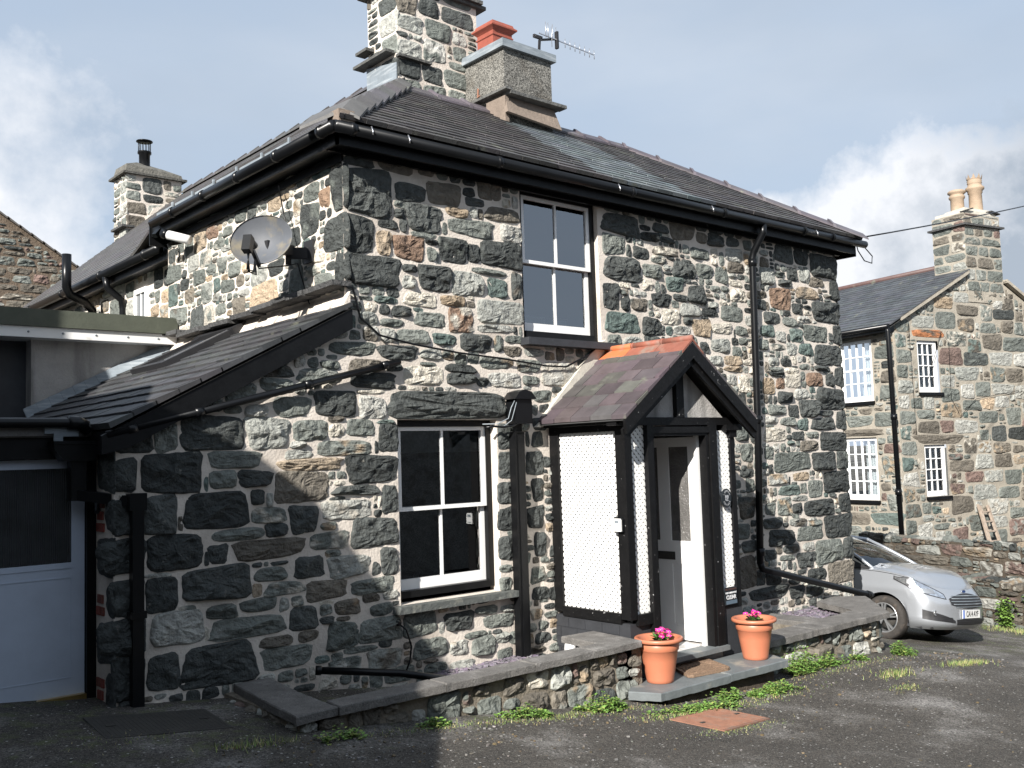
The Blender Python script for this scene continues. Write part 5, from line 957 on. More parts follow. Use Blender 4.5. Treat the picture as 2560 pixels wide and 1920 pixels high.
# telly aerial
ta = empty('tv_aerial', (8.2, 1.5, 6.8), 'silver rod television aerial clamped to the pebble-dashed chimney', 'aerial')
m = MB(); A = V3((8.05, 1.55, 6.83)); B = V3((8.97, 1.50, 6.765)); m.bar(A, B, .014, .014)
for t in (.0, .04, .12): m.tube([A.lerp(B, t) - Z_ * .10 - Y_ * .12, A.lerp(B, t) + Z_ * .10 - Y_ * .12], .005, 6)
for i in range(7): p = A.lerp(B, .46 + i * .09); m.tube([p - Z_ * .06, p + Z_ * .06], .005, 6)
m.tube([A.lerp(B, .30) - Z_ * .04, A.lerp(B, .30) + Z_ * .16], .005, 6); m.tube([A.lerp(B, .22) - Z_ * .12, A.lerp(B, .22) + Z_ * .15], .004, 6); m.build('rods', [ALU], ta)
m = MB(); p = A.lerp(B, .31); m.bar(p - Z_ * .115, p + Z_ * .105, .03, .045, up=(0, 1, 0)); m.bar(p + Z_ * .01, (8.10, 1.6, 6.77), .02, .025); m.bar((8.10, 1.6, 6.77), (8.1, 1.62, 6.6), .025, .025); m.bar((8.14, 1.6, 6.80), (8.0, 1.6, 6.80), .03, .04); m.build('clamp', [TRIM], ta)
# long cable over the front wall
m = MB(); pts = [(4.20, -.03, 3.06), (4.30, -.05, 3.05), (4.33, -.05, 2.95), (4.37, -.05, 2.80), (4.55, -.06, 2.66), (4.9, -.06, 2.60), (5.4, -.05, 2.55), (5.9, -.05, 2.52), (6.5, -.05, 2.47), (6.75, -.06, 2.47), (7.05, -.08, 2.60), (7.2, -.08, 2.70)]
m.tube(pts, .010, 6); tag(m.build('cable', [BLKPL]), 'thin black cable running across the front wall from the lean-to to the porch roof', 'cable')
m = MB(); pts = [V3((12.2, -.2, 4.42)).lerp(V3((26, .81, 7.66)), i / 12) - Z_ * (.07 * 4 * (i / 12) * (1 - i / 12)) for i in range(13)]; m.tube(pts, .011, 5)
m.tube([(12.2, -.2, 4.40), (12.22, -.22, 4.25), (12.34, -.24, 4.12), (12.50, -.26, 4.10), (12.52, -.26, 4.2), (12.38, -.24, 4.30), (12.28, -.22, 4.42)], .008, 5); tag(m.build('telephone_wire', [BLKPL]), 'black telephone wire from the right corner of the cottage roof past the far chimney', 'wire')
# inspection covers
def cover(x0, y0, x1, y1, rot, lab, mt, z_=.012):
    cx, cy = (x0 + x1) / 2, (y0 + y1) / 2; w, h = (x1 - x0) / 2, (y1 - y0) / 2; e = .004
    nx = V3((gz(cx + w, cy) - gz(cx - w, cy)) and (2 * w, 0, gz(cx + w, cy) - gz(cx - w, cy))).normalized(); ny = V3((0, 2 * h, gz(cx, cy + h) - gz(cx, cy - h))).normalized(); nz_ = nx.cross(ny)
    Mx = Matrix(((nx.x, ny.x, nz_.x, cx), (nx.y, ny.y, nz_.y, cy), (nx.z, ny.z, nz_.z, gz(cx, cy)), (0, 0, 0, 1))) @ Matrix.Rotation(rot, 4, 'Z')
    m = MB(); m.box(-w, -h, -.03, w, h, z_, 0, mat=Mx); n = int(w * 2 / .03)
    for i in range(n): m.box(-w + .02 + i * .03, -h + .03, z_, -w + .035 + i * .03, h - .03, z_ + (.003 if z_ > .01 else .0012), 0, mat=Mx)
    for s in (-.75, .75): m.box(w * s - .03, -.012, z_ + .003, w * s + .03, .012, z_ + .0065, 1, mat=Mx)
    tag(m.build('inspection_cover', [mt, IRON]), lab, 'manhole cover')
cover(6.05, -2.27, 6.78, -1.78, math.radians(8), 'rusty brown rectangular inspection cover in the sunlit tarmac before the doorstep', RUST); cover(2.05, -.85, 2.85, -.30, math.radians(-4), 'dark rectangular inspection cover in the shaded ground left of the low wall', IRON, z_=.005)

# loose grit and bits on the tarmac
gm = MB(); r_ = random.Random(55)
for _ in range(1500):
    x = r_.uniform(2.2, 12); y = -1.35 - abs(r_.gauss(0, .5)) if r_.random() < .75 else r_.uniform(-4.5, -1.5); a = r_.choice((.003, .004, .006, .009)) * r_.uniform(.7, 1.3)
    Mg = Matrix.Translation((x, y, gz(x, y) + a * .4)) @ Matrix.Rotation(r_.uniform(0, 6), 4, 'Z') @ Matrix.Rotation(r_.uniform(-.6, .6), 4, 'X')
    gm.box(-a, -a * .8, -a * .5, a, a * .8, a * .5, 0, scol(r_.choice([(.17, .165, .155), (.12, .11, .10), (.08, .065, .045), (.15, .11, .06)]), .3, r_), mat=Mg)
tag(gm.build('loose_grit', [CHIP], fixn=False), 'loose grit and small stones scattered over the tarmac', 'grit', None, 'stuff')
# weeds
def clump(x, y, z, rx, ry, h, n, seed, lab, leafc=(.13, .235, .05), lw=.023, name='weed_clump', grp='green weeds along the foot of the walls', up=.6):
    r = random.Random(seed); m = MB()
    sub = [(x, y, rx * .7, ry * .8, h)] + [(x + rx * r.uniform(-1.1, 1.1), y + ry * r.uniform(-.9, .7), rx * r.uniform(.2, .6), ry * r.uniform(.4, .9), h * r.uniform(.25, .9)) for _ in range(6)]
    for _ in range(n):
        sx_, sy_, srx, sry, sh = sub[min(int(r.random() * 8.5), 6) if r.random() < .8 else 0]
        a = r.uniform(0, 6.283); q = math.sqrt(r.random()); px = sx_ + srx * q * math.cos(a); py = min(sy_ + sry * q * math.sin(a), y + ry * .9); hz = sh * (1 - q * q * .8) * r.uniform(.1, 1) * (1 + .5 * noise.noise(V3((px * 9, py * 9, seed))))
        p = V3((px, py, (gz(px, py) if z is None else z) + hz)); t = r.uniform(0, 6.28); d = V3((math.cos(t), math.sin(t), r.uniform(-.2, up))); l = lw * r.choice((.45, .6, .8, 1.1, 1.35)); leafquad(m, p, d, l * .9, l * 1.15, scol(leafc if r.random() < .8 else (.22, .26, .07), .45, r))
        if r.random() < .15: m.tube([p, V3((px * .7 + x * .3, py * .7 + y * .3, p.z - hz))], .0012, 3, 0, (.14, .2, .06))
    return tag(m.build(name, [LEAF], fixn=False), lab, 'weed', grp)
for i, (x, y, rx, ry, h, n, lab) in enumerate([
    (5.00, -1.32, .20, .09, .10, 700, 'leafy green weed clump at the low wall foot, between the two sunlit boulders'), (5.75, -1.34, .26, .10, .15, 1000, 'largest bright weed clump at the left wall foot nearest the doorstep'),
    (4.12, -1.34, .16, .06, .06, 260, 'small shaded weed clump at the foot of the left low wall'), (3.30, -1.42, .13, .09, .10, 260, 'dark green weed by the shaded corner of the left low wall'),
    (6.35, -1.66, .34, .10, .06, 420, 'low straggling weeds under the left end of the doorstep'), (6.72, -1.72, .20, .10, .12, 520, 'feathery weed clump below the doorstep, left of the middle'),
    (7.18, -1.60, .12, .08, .13, 480, 'round leafy weed below the middle of the doorstep'), (7.50, -1.60, .13, .07, .08, 360, 'small leafy weed below the doorstep, right of the middle'),
    (7.86, -1.62, .26, .09, .11, 900, 'wide leafy weed below the right end of the doorstep'), (8.62, -1.35, .24, .14, .26, 1500, 'tallest bright green weed against the right low wall beside the doorstep'),
    (9.15, -1.33, .22, .10, .15, 900, 'leafy weed along the middle of the right low wall'), (9.68, -1.33, .12, .07, .10, 360, 'small round weed near the far end of the right low wall'),
    (10.55, -1.38, .20, .12, .16, 900, 'leafy weed at the boulder end of the right low wall')]):
    clump(x, y, None, rx, ry, h, n, 100 + i, lab)
def tufts(name, spots, seed, lab):
    r = random.Random(seed); m = MB()
    for (x, y, rx, ry, n, h) in spots:
        for _ in range(n):
            px, py = r.gauss(x, rx / 2), r.gauss(y, ry / 2); p = V3((px, py, gz(px, py) - .003)); t = r.uniform(0, 6.28); hh = h * r.uniform(.4, 1.2); w = .003
            a = V3((math.cos(t), math.sin(t), 0)); tip = p + a * hh * r.uniform(.2, 1) + Z_ * hh; sdv = a.cross(Z_) * w; m.add([p - sdv, p + sdv, tip], [(0, 1, 2)], 0, scol(r.choice([(.20, .26, .06), (.14, .22, .06), (.38, .33, .16)]), .3, r))
    o = m.build(name, [LEAF], fixn=False); tag(o, lab, 'grass', None, 'stuff')
tufts('grass', [(5.3, -1.4, 1.4, .12, 1300, .02), (4.0, -1.4, .7, .10, 350, .02), (7.2, -1.75, 1.0, .12, 700, .022), (6.3, -2.3, .6, .12, 500, .015), (6.2, -1.75, .5, .1, 400, .03), (9.3, -1.5, 1.2, .12, 500, .022), (10.8, -2.0, .5, .1, 500, .05), (9.35, -1.95, .3, .12, 350, .045), (8.9, -2.3, .25, .1, 250, .02), (2.75, -1.35, .25, .08, 200, .05), (2.2, -.9, .4, .2, 120, .02), (16.9, -.2, .5, .8, 900, .08)], 7, 'short moss and grass in the cracks along the tarmac edge')
# ================================================================= neighbouring house on the right
K0 = V3((20.603, 3.683, 0)); tn = math.radians(-12.5); EX = V3((math.cos(tn), math.sin(tn), 0)); EY = V3((-math.sin(tn), math.cos(tn), 0))
MN = Matrix(((EX.x, EY.x, 0, K0.x), (EX.y, EY.y, 0, K0.y), (0, 0, 1, 0), (0, 0, 0, 1)))
P_ = lambda u, v, z: MN @ V3((u, v, z))
nh = empty('stone_house', tuple(P_(2.9, 4, 0)), 'pale greenish rubble stone gabled house on the right, with white small-paned windows', 'house')
FGb = (P_(0, 0, 0), EX, Z_, -EY); FSd = (P_(0, 0, 0), EY, Z_, -EX)
ws = [(.72, 2.75, 1.42, 3.93), (.76, .40, 1.50, 1.56)]; wd_ = [(.66, 2.60, 1.66, 4.02), (.66, .34, 1.66, 1.77)]
m = MB(); rg = random.Random(71)
cut = lambda L_: (lambda u, v: any(a < u < c and b < v < d for a, b, c, d in L_))
gcl = lambda p: clip_half(clip_half(p, -.50, 1, 4.27), .50, 1, 7.36)
wall_sheet(m, FGb, sorted([0, 6.1] + [q[i] for q in ws for i in (0, 2)]), sorted([-2.5, 6.2] + [q[i] for q in ws for i in (1, 3)]), cut(ws), gcl); wall_sheet(m, FSd, sorted([0, 9] + [q[i] for q in wd_ for i in (0, 2)]), sorted([-2.5, 4.24] + [q[i] for q in wd_ for i in (1, 3)]), cut(wd_))
mixn = dict(g=5, b=3.2, l=3, r=.7, t=.12, c=.3, k=.4, q=.15); DK = .85
pg_ = [('O', .54, 3.98, 1.72, 4.20), ('b', .45, 1.56, 2.1, 1.80)] + [('g', 0, z, .55 if i % 2 else .38, z + .33) for i, z in enumerate(np.arange(-.4, 4.1, .345))] + [('c', .95, -.05, 1.0, 0)]
for (cl, a, b, c, d) in pg_: stone(m, FGb, (a, b, c, d), cl if cl != 'g' else pick(rg, dict(g=3, l=1, c=1)), rg, hgt=.05, gap=.012)
SZN = [(.45, .95, .26, .46, 900), (.28, .55, .18, .34, 2500), (.14, .28, .08, .18, 2500), (.07, .14, .05, .10, 2500)]
def insg(X, Y):
    ok = (Y < 4.27 + .50 * X) & (Y < 7.36 - .50 * X) & (X < 6.1)
    for (a, b, c, d) in ws: ok &= ~((X > a - .03) & (X < c + .03) & (Y > b - .1) & (Y < d))
    return ok
for q in pack(0, -1.4, 5.4, 6.1, insg, [p[1:] for p in pg_], SZN, 72, cell=.035): stone(m, FGb, warp(q, .03), pick(rg, mixn), rg, hgt=.05, gap=.013)
def inss(X, Y):
    ok = (Y < 4.3)
    for (a, b, c, d) in wd_: ok &= ~((X > a - .03) & (X < c + .03) & (Y > b - .1) & (Y < d + .02))
    return ok
ps = [('b', .4, 1.79, 1.9, 1.98), ('g', .02, 3.5, .6, 3.85), ('g', .02, 2.6, .5, 2.95), ('g', .02, .9, .55, 1.35), ('g', .02, .1, .45, .5)]
for (cl, a, b, c, d) in ps: stone(m, FSd, (a, b, c, d), cl, rg, hgt=.05, gap=.012)
for q in pack(0, -1.2, 2.4, 4.35, inss, [p[1:] for p in ps], SZN, 73, cell=.035): stone(m, FSd, warp(q, .03), pick(rg, mixn), rg, hgt=.05, gap=.013)
m.build('wall', [MORT2, ST2], nh, fixn=False)
def nwin(O, U, Nn, a, b, c, d, nx, nz, lab, meet=True):
    """multi-pane window in plane O,U,Z with outward normal Nn"""
    f = MB(); Q = Matrix(((U.x, -Nn.x, 0, O.x), (U.y, -Nn.y, 0, O.y), (0, 0, 1, 0), (0, 0, 0, 1)))
    bx = lambda x0, z0, x1, z1, y0=.05, y1=.10: f.box(x0, y0, z0, x1, y1, z1, 0, mat=Q)
    bx(a, b, a + .09, d); bx(c - .09, b, c, d); bx(a + .09, b, c - .09, b + .12); bx(a + .09, d - .07, c - .09, d)
    for i in range(1, nx): x = a + .09 + (c - a - .18) * i / nx; bx(x - .012, b + .12, x + .012, d - .07, .06)
    for j in range(1, nz): z = b + .12 + (d - b - .19) * j / nz; w = .022 if (meet and j == nz // 2) else .011; bx(a + .09, z - w, c - .09, z + w, .055)
    w = f.build('window', [WHITE], nh); w['label'] = lab
    p = MB(); p.add([Q @ V3((a + .09, .085, b + .12)), Q @ V3((c - .09, .085, b + .12)), Q @ V3((c - .09, .085, d - .07)), Q @ V3((a + .09, .085, d - .07))], [(0, 1, 2, 3)]); p.build('pane', [GLASS2], w, fixn=False)
    n = 22; cu = MB(); xs = [a + .05 + (c - a - .1) * i / n for i in range(n + 1)]
    vs = [Q @ V3((x, .16 + .022 * (i % 2), z)) for i, x in enumerate(xs) for z in (b, d)]; cu.add(vs, [(2 * i, 2 * i + 2, 2 * i + 3, 2 * i + 1) for i in range(n) if abs(i - n / 2) > 1.5 or nx < 4]); cu.build('net_curtain', [CLOTH], w)
    s = MB(); s.box(a - .03, -.06, b - .075, c + .05, .10, b - .005, 0, mat=Q); s.build('sill', [BLACK], w)
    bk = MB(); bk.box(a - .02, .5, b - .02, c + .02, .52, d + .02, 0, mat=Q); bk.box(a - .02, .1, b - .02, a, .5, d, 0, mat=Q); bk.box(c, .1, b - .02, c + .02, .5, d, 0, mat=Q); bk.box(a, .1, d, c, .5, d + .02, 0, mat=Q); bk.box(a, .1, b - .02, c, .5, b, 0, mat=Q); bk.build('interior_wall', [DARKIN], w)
nwin(P_(0, 0, 0), EX, -EY, *ws[0], 3, 4, 'upper small gable window under an orange lintel', False); nwin(P_(0, 0, 0), EX, -EY, *ws[1], 3, 4, 'lower small gable window', False)
nwin(P_(0, 0, 0), EY, -EX, *wd_[0], 4, 4, 'upper sash window beside the black downpipe'); nwin(P_(0, 0, 0), EY, -EX, *wd_[1], 4, 4, 'lower sash window beside the black downpipe')
m = MB(); rs = random.Random(74); an = .50
zr = lambda u: 4.30 + an * u
for (va, vb, ub) in ((-.12, .87, 2.58), (.87, 9, 3.1)):
    slates(m, halves([(va, -.25), (vb, -.25), (vb, ub), (va, ub)]), va, vb, -.25, ub, .16, .28, lambda v, u, l: P_(u - l * .4, v, zr(u) + .06 + l), lambda u, v, r: scol((.062, .067, .074), .22, r), rs, th=.012)
    m.add([P_(-.25, va, zr(-.25)), P_(ub, va, zr(ub)), P_(ub, vb, zr(ub)), P_(-.25, vb, zr(-.25))], [(0, 1, 2, 3)], 0, (.05, .05, .05))
m.add([P_(6.3, -.1, 4.27), P_(3.93, -.1, 5.45), P_(3.93, .87, 5.45), P_(3.1, .87, zr(3.1) + .03), P_(3.1, 9, zr(3.1) + .03), P_(6.3, 9, 4.27)], [(0, 1, 2, 3, 4, 5)], 0, (.07, .07, .07))
nroof = m.build('roof', [SLATE], nh, fixn=False)
m = MB(); m.tube([P_(3.1, .87, zr(3.1) + .10), P_(3.1, 9, zr(3.1) + .10)], .07, 8, 0, (.10, .06, .055)); m.build('ridge_tiles', [SLATE], nroof)
m = MB(); m.prism([P_(.12, -.12, zr(.12) - .02), P_(2.56, -.12, zr(2.56) - .02), P_(2.56, -.12, zr(2.56) + .07), P_(.12, -.12, zr(.12) + .07)], EY * .12); m.build('verge', [MORT2], nroof); m = MB(); m.prism([P_(3.95, -.12, 5.50), P_(6.3, -.12, 4.30), P_(6.3, -.12, 4.22), P_(3.95, -.12, 5.42)], EY * .12); m.build('verge', [MORT2], nroof)
m = MB(); m.tube([P_(-.30, -.1, 4.20), P_(-.30, 9, 4.20)], .06, 8); m.prism([P_(-.25, 0, 4.10), P_(.02, 0, 4.10), P_(.02, 0, 4.33), P_(-.25, 0, 4.22)], EY * 9); m.tube([P_(-.28, -.05, 4.18), P_(-.28, -.07, 4.1), P_(-.22, -.07, -.9)], .055, 8)
for z in (2.2, .55): m.tube([P_(-.245, -.07, z - .06), P_(-.245, -.07, z + .06)], .075, 8)
m.build('gutter_and_downpipe', [BLKPL], nh)
m = MB(); x0, x1, y0, y1 = 1.50, 2.92, 0, 1.0
m = MB(); rc = random.Random(75); U0 = P_(0, 0, 0)
cb_ = [P_(1.55, -.02, 4.9), P_(3.85, -.02, 4.9)]
m.prism([P_(2.6, -.02, 4.9), P_(3.92, -.02, 4.9), P_(3.92, .86, 4.9), P_(2.6, .86, 4.9)], (0, 0, 2.15), 0)
# the stack stands square to the gable
for fr, w_ in (((P_(2.6, -.02, 5.15), EX, Z_, -EY), 1.32), ((P_(2.6, -.02, 5.15), EY, Z_, -EX), .88)):
    z = 0
    while z < 1.86:
        h = rc.choice([.22, .26, .30]); h = min(h, 1.90 - z); u = -.02
        while u < w_ - .05:
            l = rc.uniform(.28, .62); l = w_ + .02 - u if w_ - u - l < .2 else l; stone(m, fr, (u, z, u + l, z + h), pick(rc, dict(g=3, l=1.5, b=1.5, r=.5)), rc, hgt=.035, gap=.016); u += l
        z += h
m.prism([P_(2.52, -.10, 6.74), P_(4.0, -.10, 6.74), P_(4.0, .94, 6.74), P_(2.52, .94, 6.74)], (0, 0, .045), 2, (.07, .07, .07))
m.prism([P_(2.66, .02, 7.05), P_(3.86, .02, 7.05), P_(3.86, .80, 7.05), P_(2.66, .80, 7.05)], (0, 0, .08), 3); m.prism([P_(2.8, .1, 7.13), P_(3.75, .1, 7.13), P_(3.7, .7, 7.13), P_(2.9, .7, 7.13)], (0, 0, .09), 3); m.prism([P_(2.60, -.05, 7.06), P_(2.95, -.05, 7.16), P_(2.95, -.05, 7.19), P_(2.60, -.05, 7.09)], EY * .12, 2, (.04, .04, .04)); m.prism([P_(3.6, -.05, 7.14), P_(3.95, -.05, 7.10), P_(3.95, -.05, 7.13), P_(3.62, -.05, 7.18)], EY * .2, 2, (.03, .03, .03))
nch = m.build('chimney', [MORT2, ST2, ST2, FILLET], nh, fixn=False)
def npot(c, prof, crown=False):
    m = MB(); m.lathe(prof, c, 20); 
    if crown:
        r, h = prof[-1]
        for k in range(9): t = 2 * math.pi * k / 9; m.add([V3((c[0] + r * math.cos(t - .25), c[1] + r * math.sin(t - .25), c[2] + h)), V3((c[0] + r * math.cos(t + .25), c[1] + r * math.sin(t + .25), c[2] + h)), V3((c[0] + r * 1.1 * math.cos(t), c[1] + r * 1.1 * math.sin(t), c[2] + h + .12))], [(0, 1, 2)])
    m.build('chimney_pot', [BUFF], nch, fixn=False)
npot(P_(3.28, .62, 7.17), [(.17, 0), (.16, .05), (.155, .40), (.185, .43), (.19, .47), (.165, .50), (.165, .53), (.21, .56), (.21, .60), (.17, .63), (.13, .64)])
npot(P_(3.58, .33, 7.12), [(.17, 0), (.16, .05), (.15, .55), (.17, .57), (.17, .62), (.215, .66), (.215, .71), (.17, .74), (.155, .80), (.175, .82), (.155, .84), (.175, .87), (.155, .89), (.175, .92)], True)
m = MB(); m.prism([P_(4.15, -1.3, 2.55), P_(6.3, -1.3, 2.55), P_(6.3, 0, 4.1), P_(4.9, 0, 4.1), P_(4.15, -.2, 2.62)], (0, 0, -.08), 0, (.07, .07, .07)); m.box(0, 0, 0, 0, 0, 0)
m.prism([P_(4.15, -1.35, 2.42), P_(6.3, -1.35, 2.42), P_(6.3, -1.35, 2.56), P_(4.15, -1.35, 2.56)], EY * .05, 0, (.02, .02, .02)); m.build('porch_roof', [SLATE], nh)
m = MB(); m.prism([P_(4.75, -1.2, -1.5), P_(6.3, -1.2, -1.5), P_(6.3, 0, -1.5), P_(4.75, 0, -1.5)], (0, 0, 3.95), 0); r_ = random.Random(5)
for q in pack(0, 0, 1.5, 3.9, lambda X, Y: X < 9, [], [(.3, .6, .2, .35, 300), (.1, .25, .1, .2, 500)], 76, cell=.04): stone(m, (P_(4.75, -1.2, -1.5), EX, Z_, -EY), q, pick(r_, mixn), r_, hgt=.04)
for q in pack(0, 0, 1.2, 3.9, lambda X, Y: X < 9, [], [(.3, .6, .2, .35, 300), (.1, .25, .1, .2, 500)], 77, cell=.04): stone(m, (P_(4.75, -1.2, -1.5), EY, Z_, -EX), q, pick(r_, mixn), r_, hgt=.04)
m.build('porch_wall', [MORT2, ST2], nh, fixn=False)
m = MB(); m.tube([P_(.95, -.05, 3.0), P_(1.5, -.06, 4.15), P_(1.75, -.05, 3.9), P_(1.72, -.05, 2.6), P_(2.0, -.05, 2.2), P_(2.6, -.05, 2.6), P_(4.2, -.05, 2.8)], .006, 5); m.tube([P_(.45, -.03, 4.3), P_(.5, -.03, 1.8)], .006, 5); tag(m.build('cable', [BLKPL]), 'thin dark cable looping over the gable of the house on the right', 'cable')
m = MB()
for s in (0, .36): m.bar(P_(2.38 + s, -.42, -1.1), P_(2.38 + s * .8 + .03, -.08, .12), .07, .05)
for i in range(5): m.bar(P_(2.38, -.37 + i * .06, -.90 + i * .22), P_(2.72, -.37 + i * .06, -.90 + i * .22), .05, .03)
m.bar(P_(2.30, -.46, -1.1), P_(2.33, -.10, .16), .05, .04)
tag(m.build('wooden_ladder', [WOOD]), 'short weathered wooden ladder leaning on the gable above the retaining wall', 'ladder')

# ---- terraced retaining walls
def rwall(name, a, b, zt, zlow, th, seed, lab, mix, sizes, hz=.1):
    e = empty(name, ((a[0] + b[0]) / 2, (a[1] + b[1]) / 2, 0), lab, 'wall', 'terraced rubble retaining walls'); A = V3((*a, 0)); B = V3((*b, 0)); U = (B - A).normalized(); Nn = U.cross(Z_); m = MB(); L_ = (B - A).length; r = random.Random(seed)
    m.prism([A + Z_ * zlow, B + Z_ * zlow, B - Nn * th + Z_ * zlow, A - Nn * th + Z_ * zlow], (0, 0, zt - zlow - .05), 0)
    for q in pack(0, zlow, L_, zt, lambda X, Y: Y < zt - .0 + .05 * np.sin(X * 2.1), [], sizes, seed, cell=.025): stone(m, (A, U, Z_, Nn), warp(q, .03), pick(r, mix), r, hgt=.07, gap=.004)
    for k in range(int(L_ / .3)):   # top stones
        p = A + U * (k * .3 + r.uniform(0, .05)); q = (k * .3, -th, k * .3 + r.uniform(.22, .32), -.0); stone(m, (A + Z_ * (zt - .04), U, Nn, Z_), q, pick(r, mix), r, hgt=.07, gap=.01)
    m.build('rubble', [DRY, ST2], e, fixn=False)
SZR = [(.4, .7, .16, .28, 500), (.2, .45, .10, .18, 2500), (.10, .24, .05, .10, 4500), (.05, .12, .03, .06, 4500)]
DK = .62
mr2 = dict(r=1.1, b=4, g=3.4, l=.9, k=.6, t=.8)
rwall('retaining_wall', (19.0, 3.9), (16.6, -4.3), -.22, -1.3, .3, 81, 'upper tier of the rubble retaining wall below the neighbouring house', mr2, SZR)
rwall('retaining_wall', (18.4, 3.9), (16.0, -4.3), -.80, -2.2, .6, 82, 'lower tier of the rubble retaining wall, behind the nose of the silver car', mr2, SZR)
m = MB(); m.add([V(18.95, 3.95, -.55), V(16.8, -3.9, -.9), V(30, -8, -1.3), V(34, 6, -1.1), V(20.5, 8, -.5), V(19.0, 4.2, -.5)], [(0, 1, 2, 3, 4, 5)]); struct(m.build('terrace', [SOIL]))
for i, (u, z, n, s, lab) in enumerate([(5.35, -1.15, 420, .2, 'ivy-like green plant hanging on the lower retaining wall beside the car'), (6.3, -1.3, 350, .18, 'green plant on the lower retaining wall at the right edge'), (4.75, -1.35, 300, .15, 'small green plant tucked behind the car bonnet'), (5.7, -1.7, 500, .25, 'green weeds at the foot of the lower retaining wall')]):
    A = V3((18.4, 3.9, 0)); U = (V3((16.0, -4.3, 0)) - A).normalized(); p = A + U * (u - .9) + U.cross(Z_) * .08
    r = random.Random(300 + i); m = MB()
    for _ in range(n):
        q = V3((r.gauss(0, s * .5), 0, r.gauss(0, s * .9))); t = r.uniform(0, 6.28); leafquad(m, p + U * q.x + Z_ * (z + q.z) + U.cross(Z_) * r.uniform(0, .1), V3((math.cos(t), math.sin(t), r.uniform(-.6, .3))), .05, .06, scol((.14, .24, .05), .4, r))
    tag(m.build('wall_plant', [LEAF], fixn=False), lab, 'plant', 'plants growing on the retaining wall')
# hill beyond
m = MB(); vs = []; fs = []; nx_, ny_ = 60, 12
for i in range(nx_):
    for j in range(ny_):
        x = -60 + i * 8; y = 150 + j * 12; h = 34 * math.exp(-((x - 112) / 70) ** 2) * math.sin(min(1, j / 7) * 1.57) + 4 * noise.noise(V3((x * .03, y * .03, 3))) - 4; vs.append(V3((x, y, h)))
for i in range(nx_ - 1):
    for j in range(ny_ - 1): fs.append((i * ny_ + j, (i + 1) * ny_ + j, (i + 1) * ny_ + j + 1, i * ny_ + j + 1))
m.add(vs, fs, smooth=True); struct(m.build('hill', mat('hill_grass', (.10, .105, .05), rough=1, noise_s=.08, amt=.4, bump=0, second=(.16, .13, .09), sec_s=.05), fixn=False))

# ================================================================= silver car
car = empty('parked_car', (14.2, -.1, gz(14.2, 0) + .0), 'silver hatchback parked nose out beside the right end of the cottage', 'car')
CX, CY = 13.76, .12            # centre of the front axle
MC = Matrix.Translation((CX, CY, gz(CX, CY) + .0)) @ Matrix.Rotation(math.atan(.105), 4, 'Y') @ Matrix.Rotation(math.radians(-90), 4, 'Z')   # car +X points to world -Y
Mcar = MC
def cbuild(mb, name, mats, parent, fixn=False, label=None):
    mb.v = [tuple(Mcar @ V3(p)) for p in mb.v]; return mb.build(name, mats, parent, fixn=fixn)
# plan outline: parameter s 0 (nose centre) .. 1 (rear), right half given, mirrored for left
OUT = [(.835, 0), (.832, .12), (.825, .25), (.81, .38), (.78, .50), (.735, .60), (.67, .69), (.59, .76), (.49, .805), (.40, .825), (.33, .835), (.25, .842), (.17, .847), (.08, .85), (0, .852), (-.08, .853), (-.17, .855), (-.25, .855), (-.33, .856), (-.42, .857), (-.6, .858), (-.9, .86), (-1.2, .86), (-1.6, .86), (-2.0, .858), (-2.16, .856), (-2.3, .852), (-2.49, .85), (-2.68, .84), (-2.82, .82), (-3.0, .74), (-3.1, .55), (-3.13, .3), (-3.13, 0)]
def ztop(x):   # top edge of the body wall (bonnet edge / belt line)
    pts = [(-3.2, 1.02), (-2.0, .99), (-.9, .965), (-.45, .97), (0, .955), (.35, .90), (.6, .835), (.75, .775), (.84, .735)]
    for (a, b), (c, d) in zip(pts, pts[1:]):
        if x <= c: return b + (d - b) * max(0, (x - a)) / (c - a)
    return .69
def zbot(x, y):
    b = .20 if x < .6 else .20
    for wx in (0, -2.49):
        if abs(x - wx) < .355 and y > .6: b = max(b, .30 + math.sqrt(.355 ** 2 - (x - wx) ** 2))
    return b
def wallp(i, q, off=0, side=1):
    """point on the body wall; i: float outline index, q 0..1 height"""
    k = min(int(i), len(OUT) - 2); f = i - k; x = OUT[k][0] * (1 - f) + OUT[k + 1][0] * f; y = OUT[k][1] * (1 - f) + OUT[k + 1][1] * f
    zb_, zt_ = .20, ztop(x); z = zb_ + (zt_ - zb_) * q; return wallxz(x, y, z, off, side, q)
def wallxz(x, y, z, off, side, q):
    ins = .10 * max(0, (.34 - z) / .14) ** 1.6 + .055 * max(0, (z - .60) / .35) ** 1.6          # tuck under and tumblehome
    n = V3((x + .9, y * 2.2, 0)); 
    if x > .35: n = V3((max(x - .1, .01) * 1.0, y * .9, 0))
    else: n = V3((0, 1, 0)) if x > -2.6 else V3((x + 2.2, y, 0))
    n.normalize(); nose = .10 * max(0, (z - .52) / .2) ** 1.5 * smooth(.3, .8, x); crease = .012 * math.exp(-((z - .72) / .05) ** 2) * (1 - smooth(.2, .6, x))
    lip = .03 * math.exp(-((z - .27) / .05) ** 2) * smooth(.3, .7, x)
    p = V3((x, y, z)) - n * (ins - off - lip - crease) - V3((nose, 0, 0)); return V3((p.x, p.y * side, p.z))
body = MB(); NQ = 16
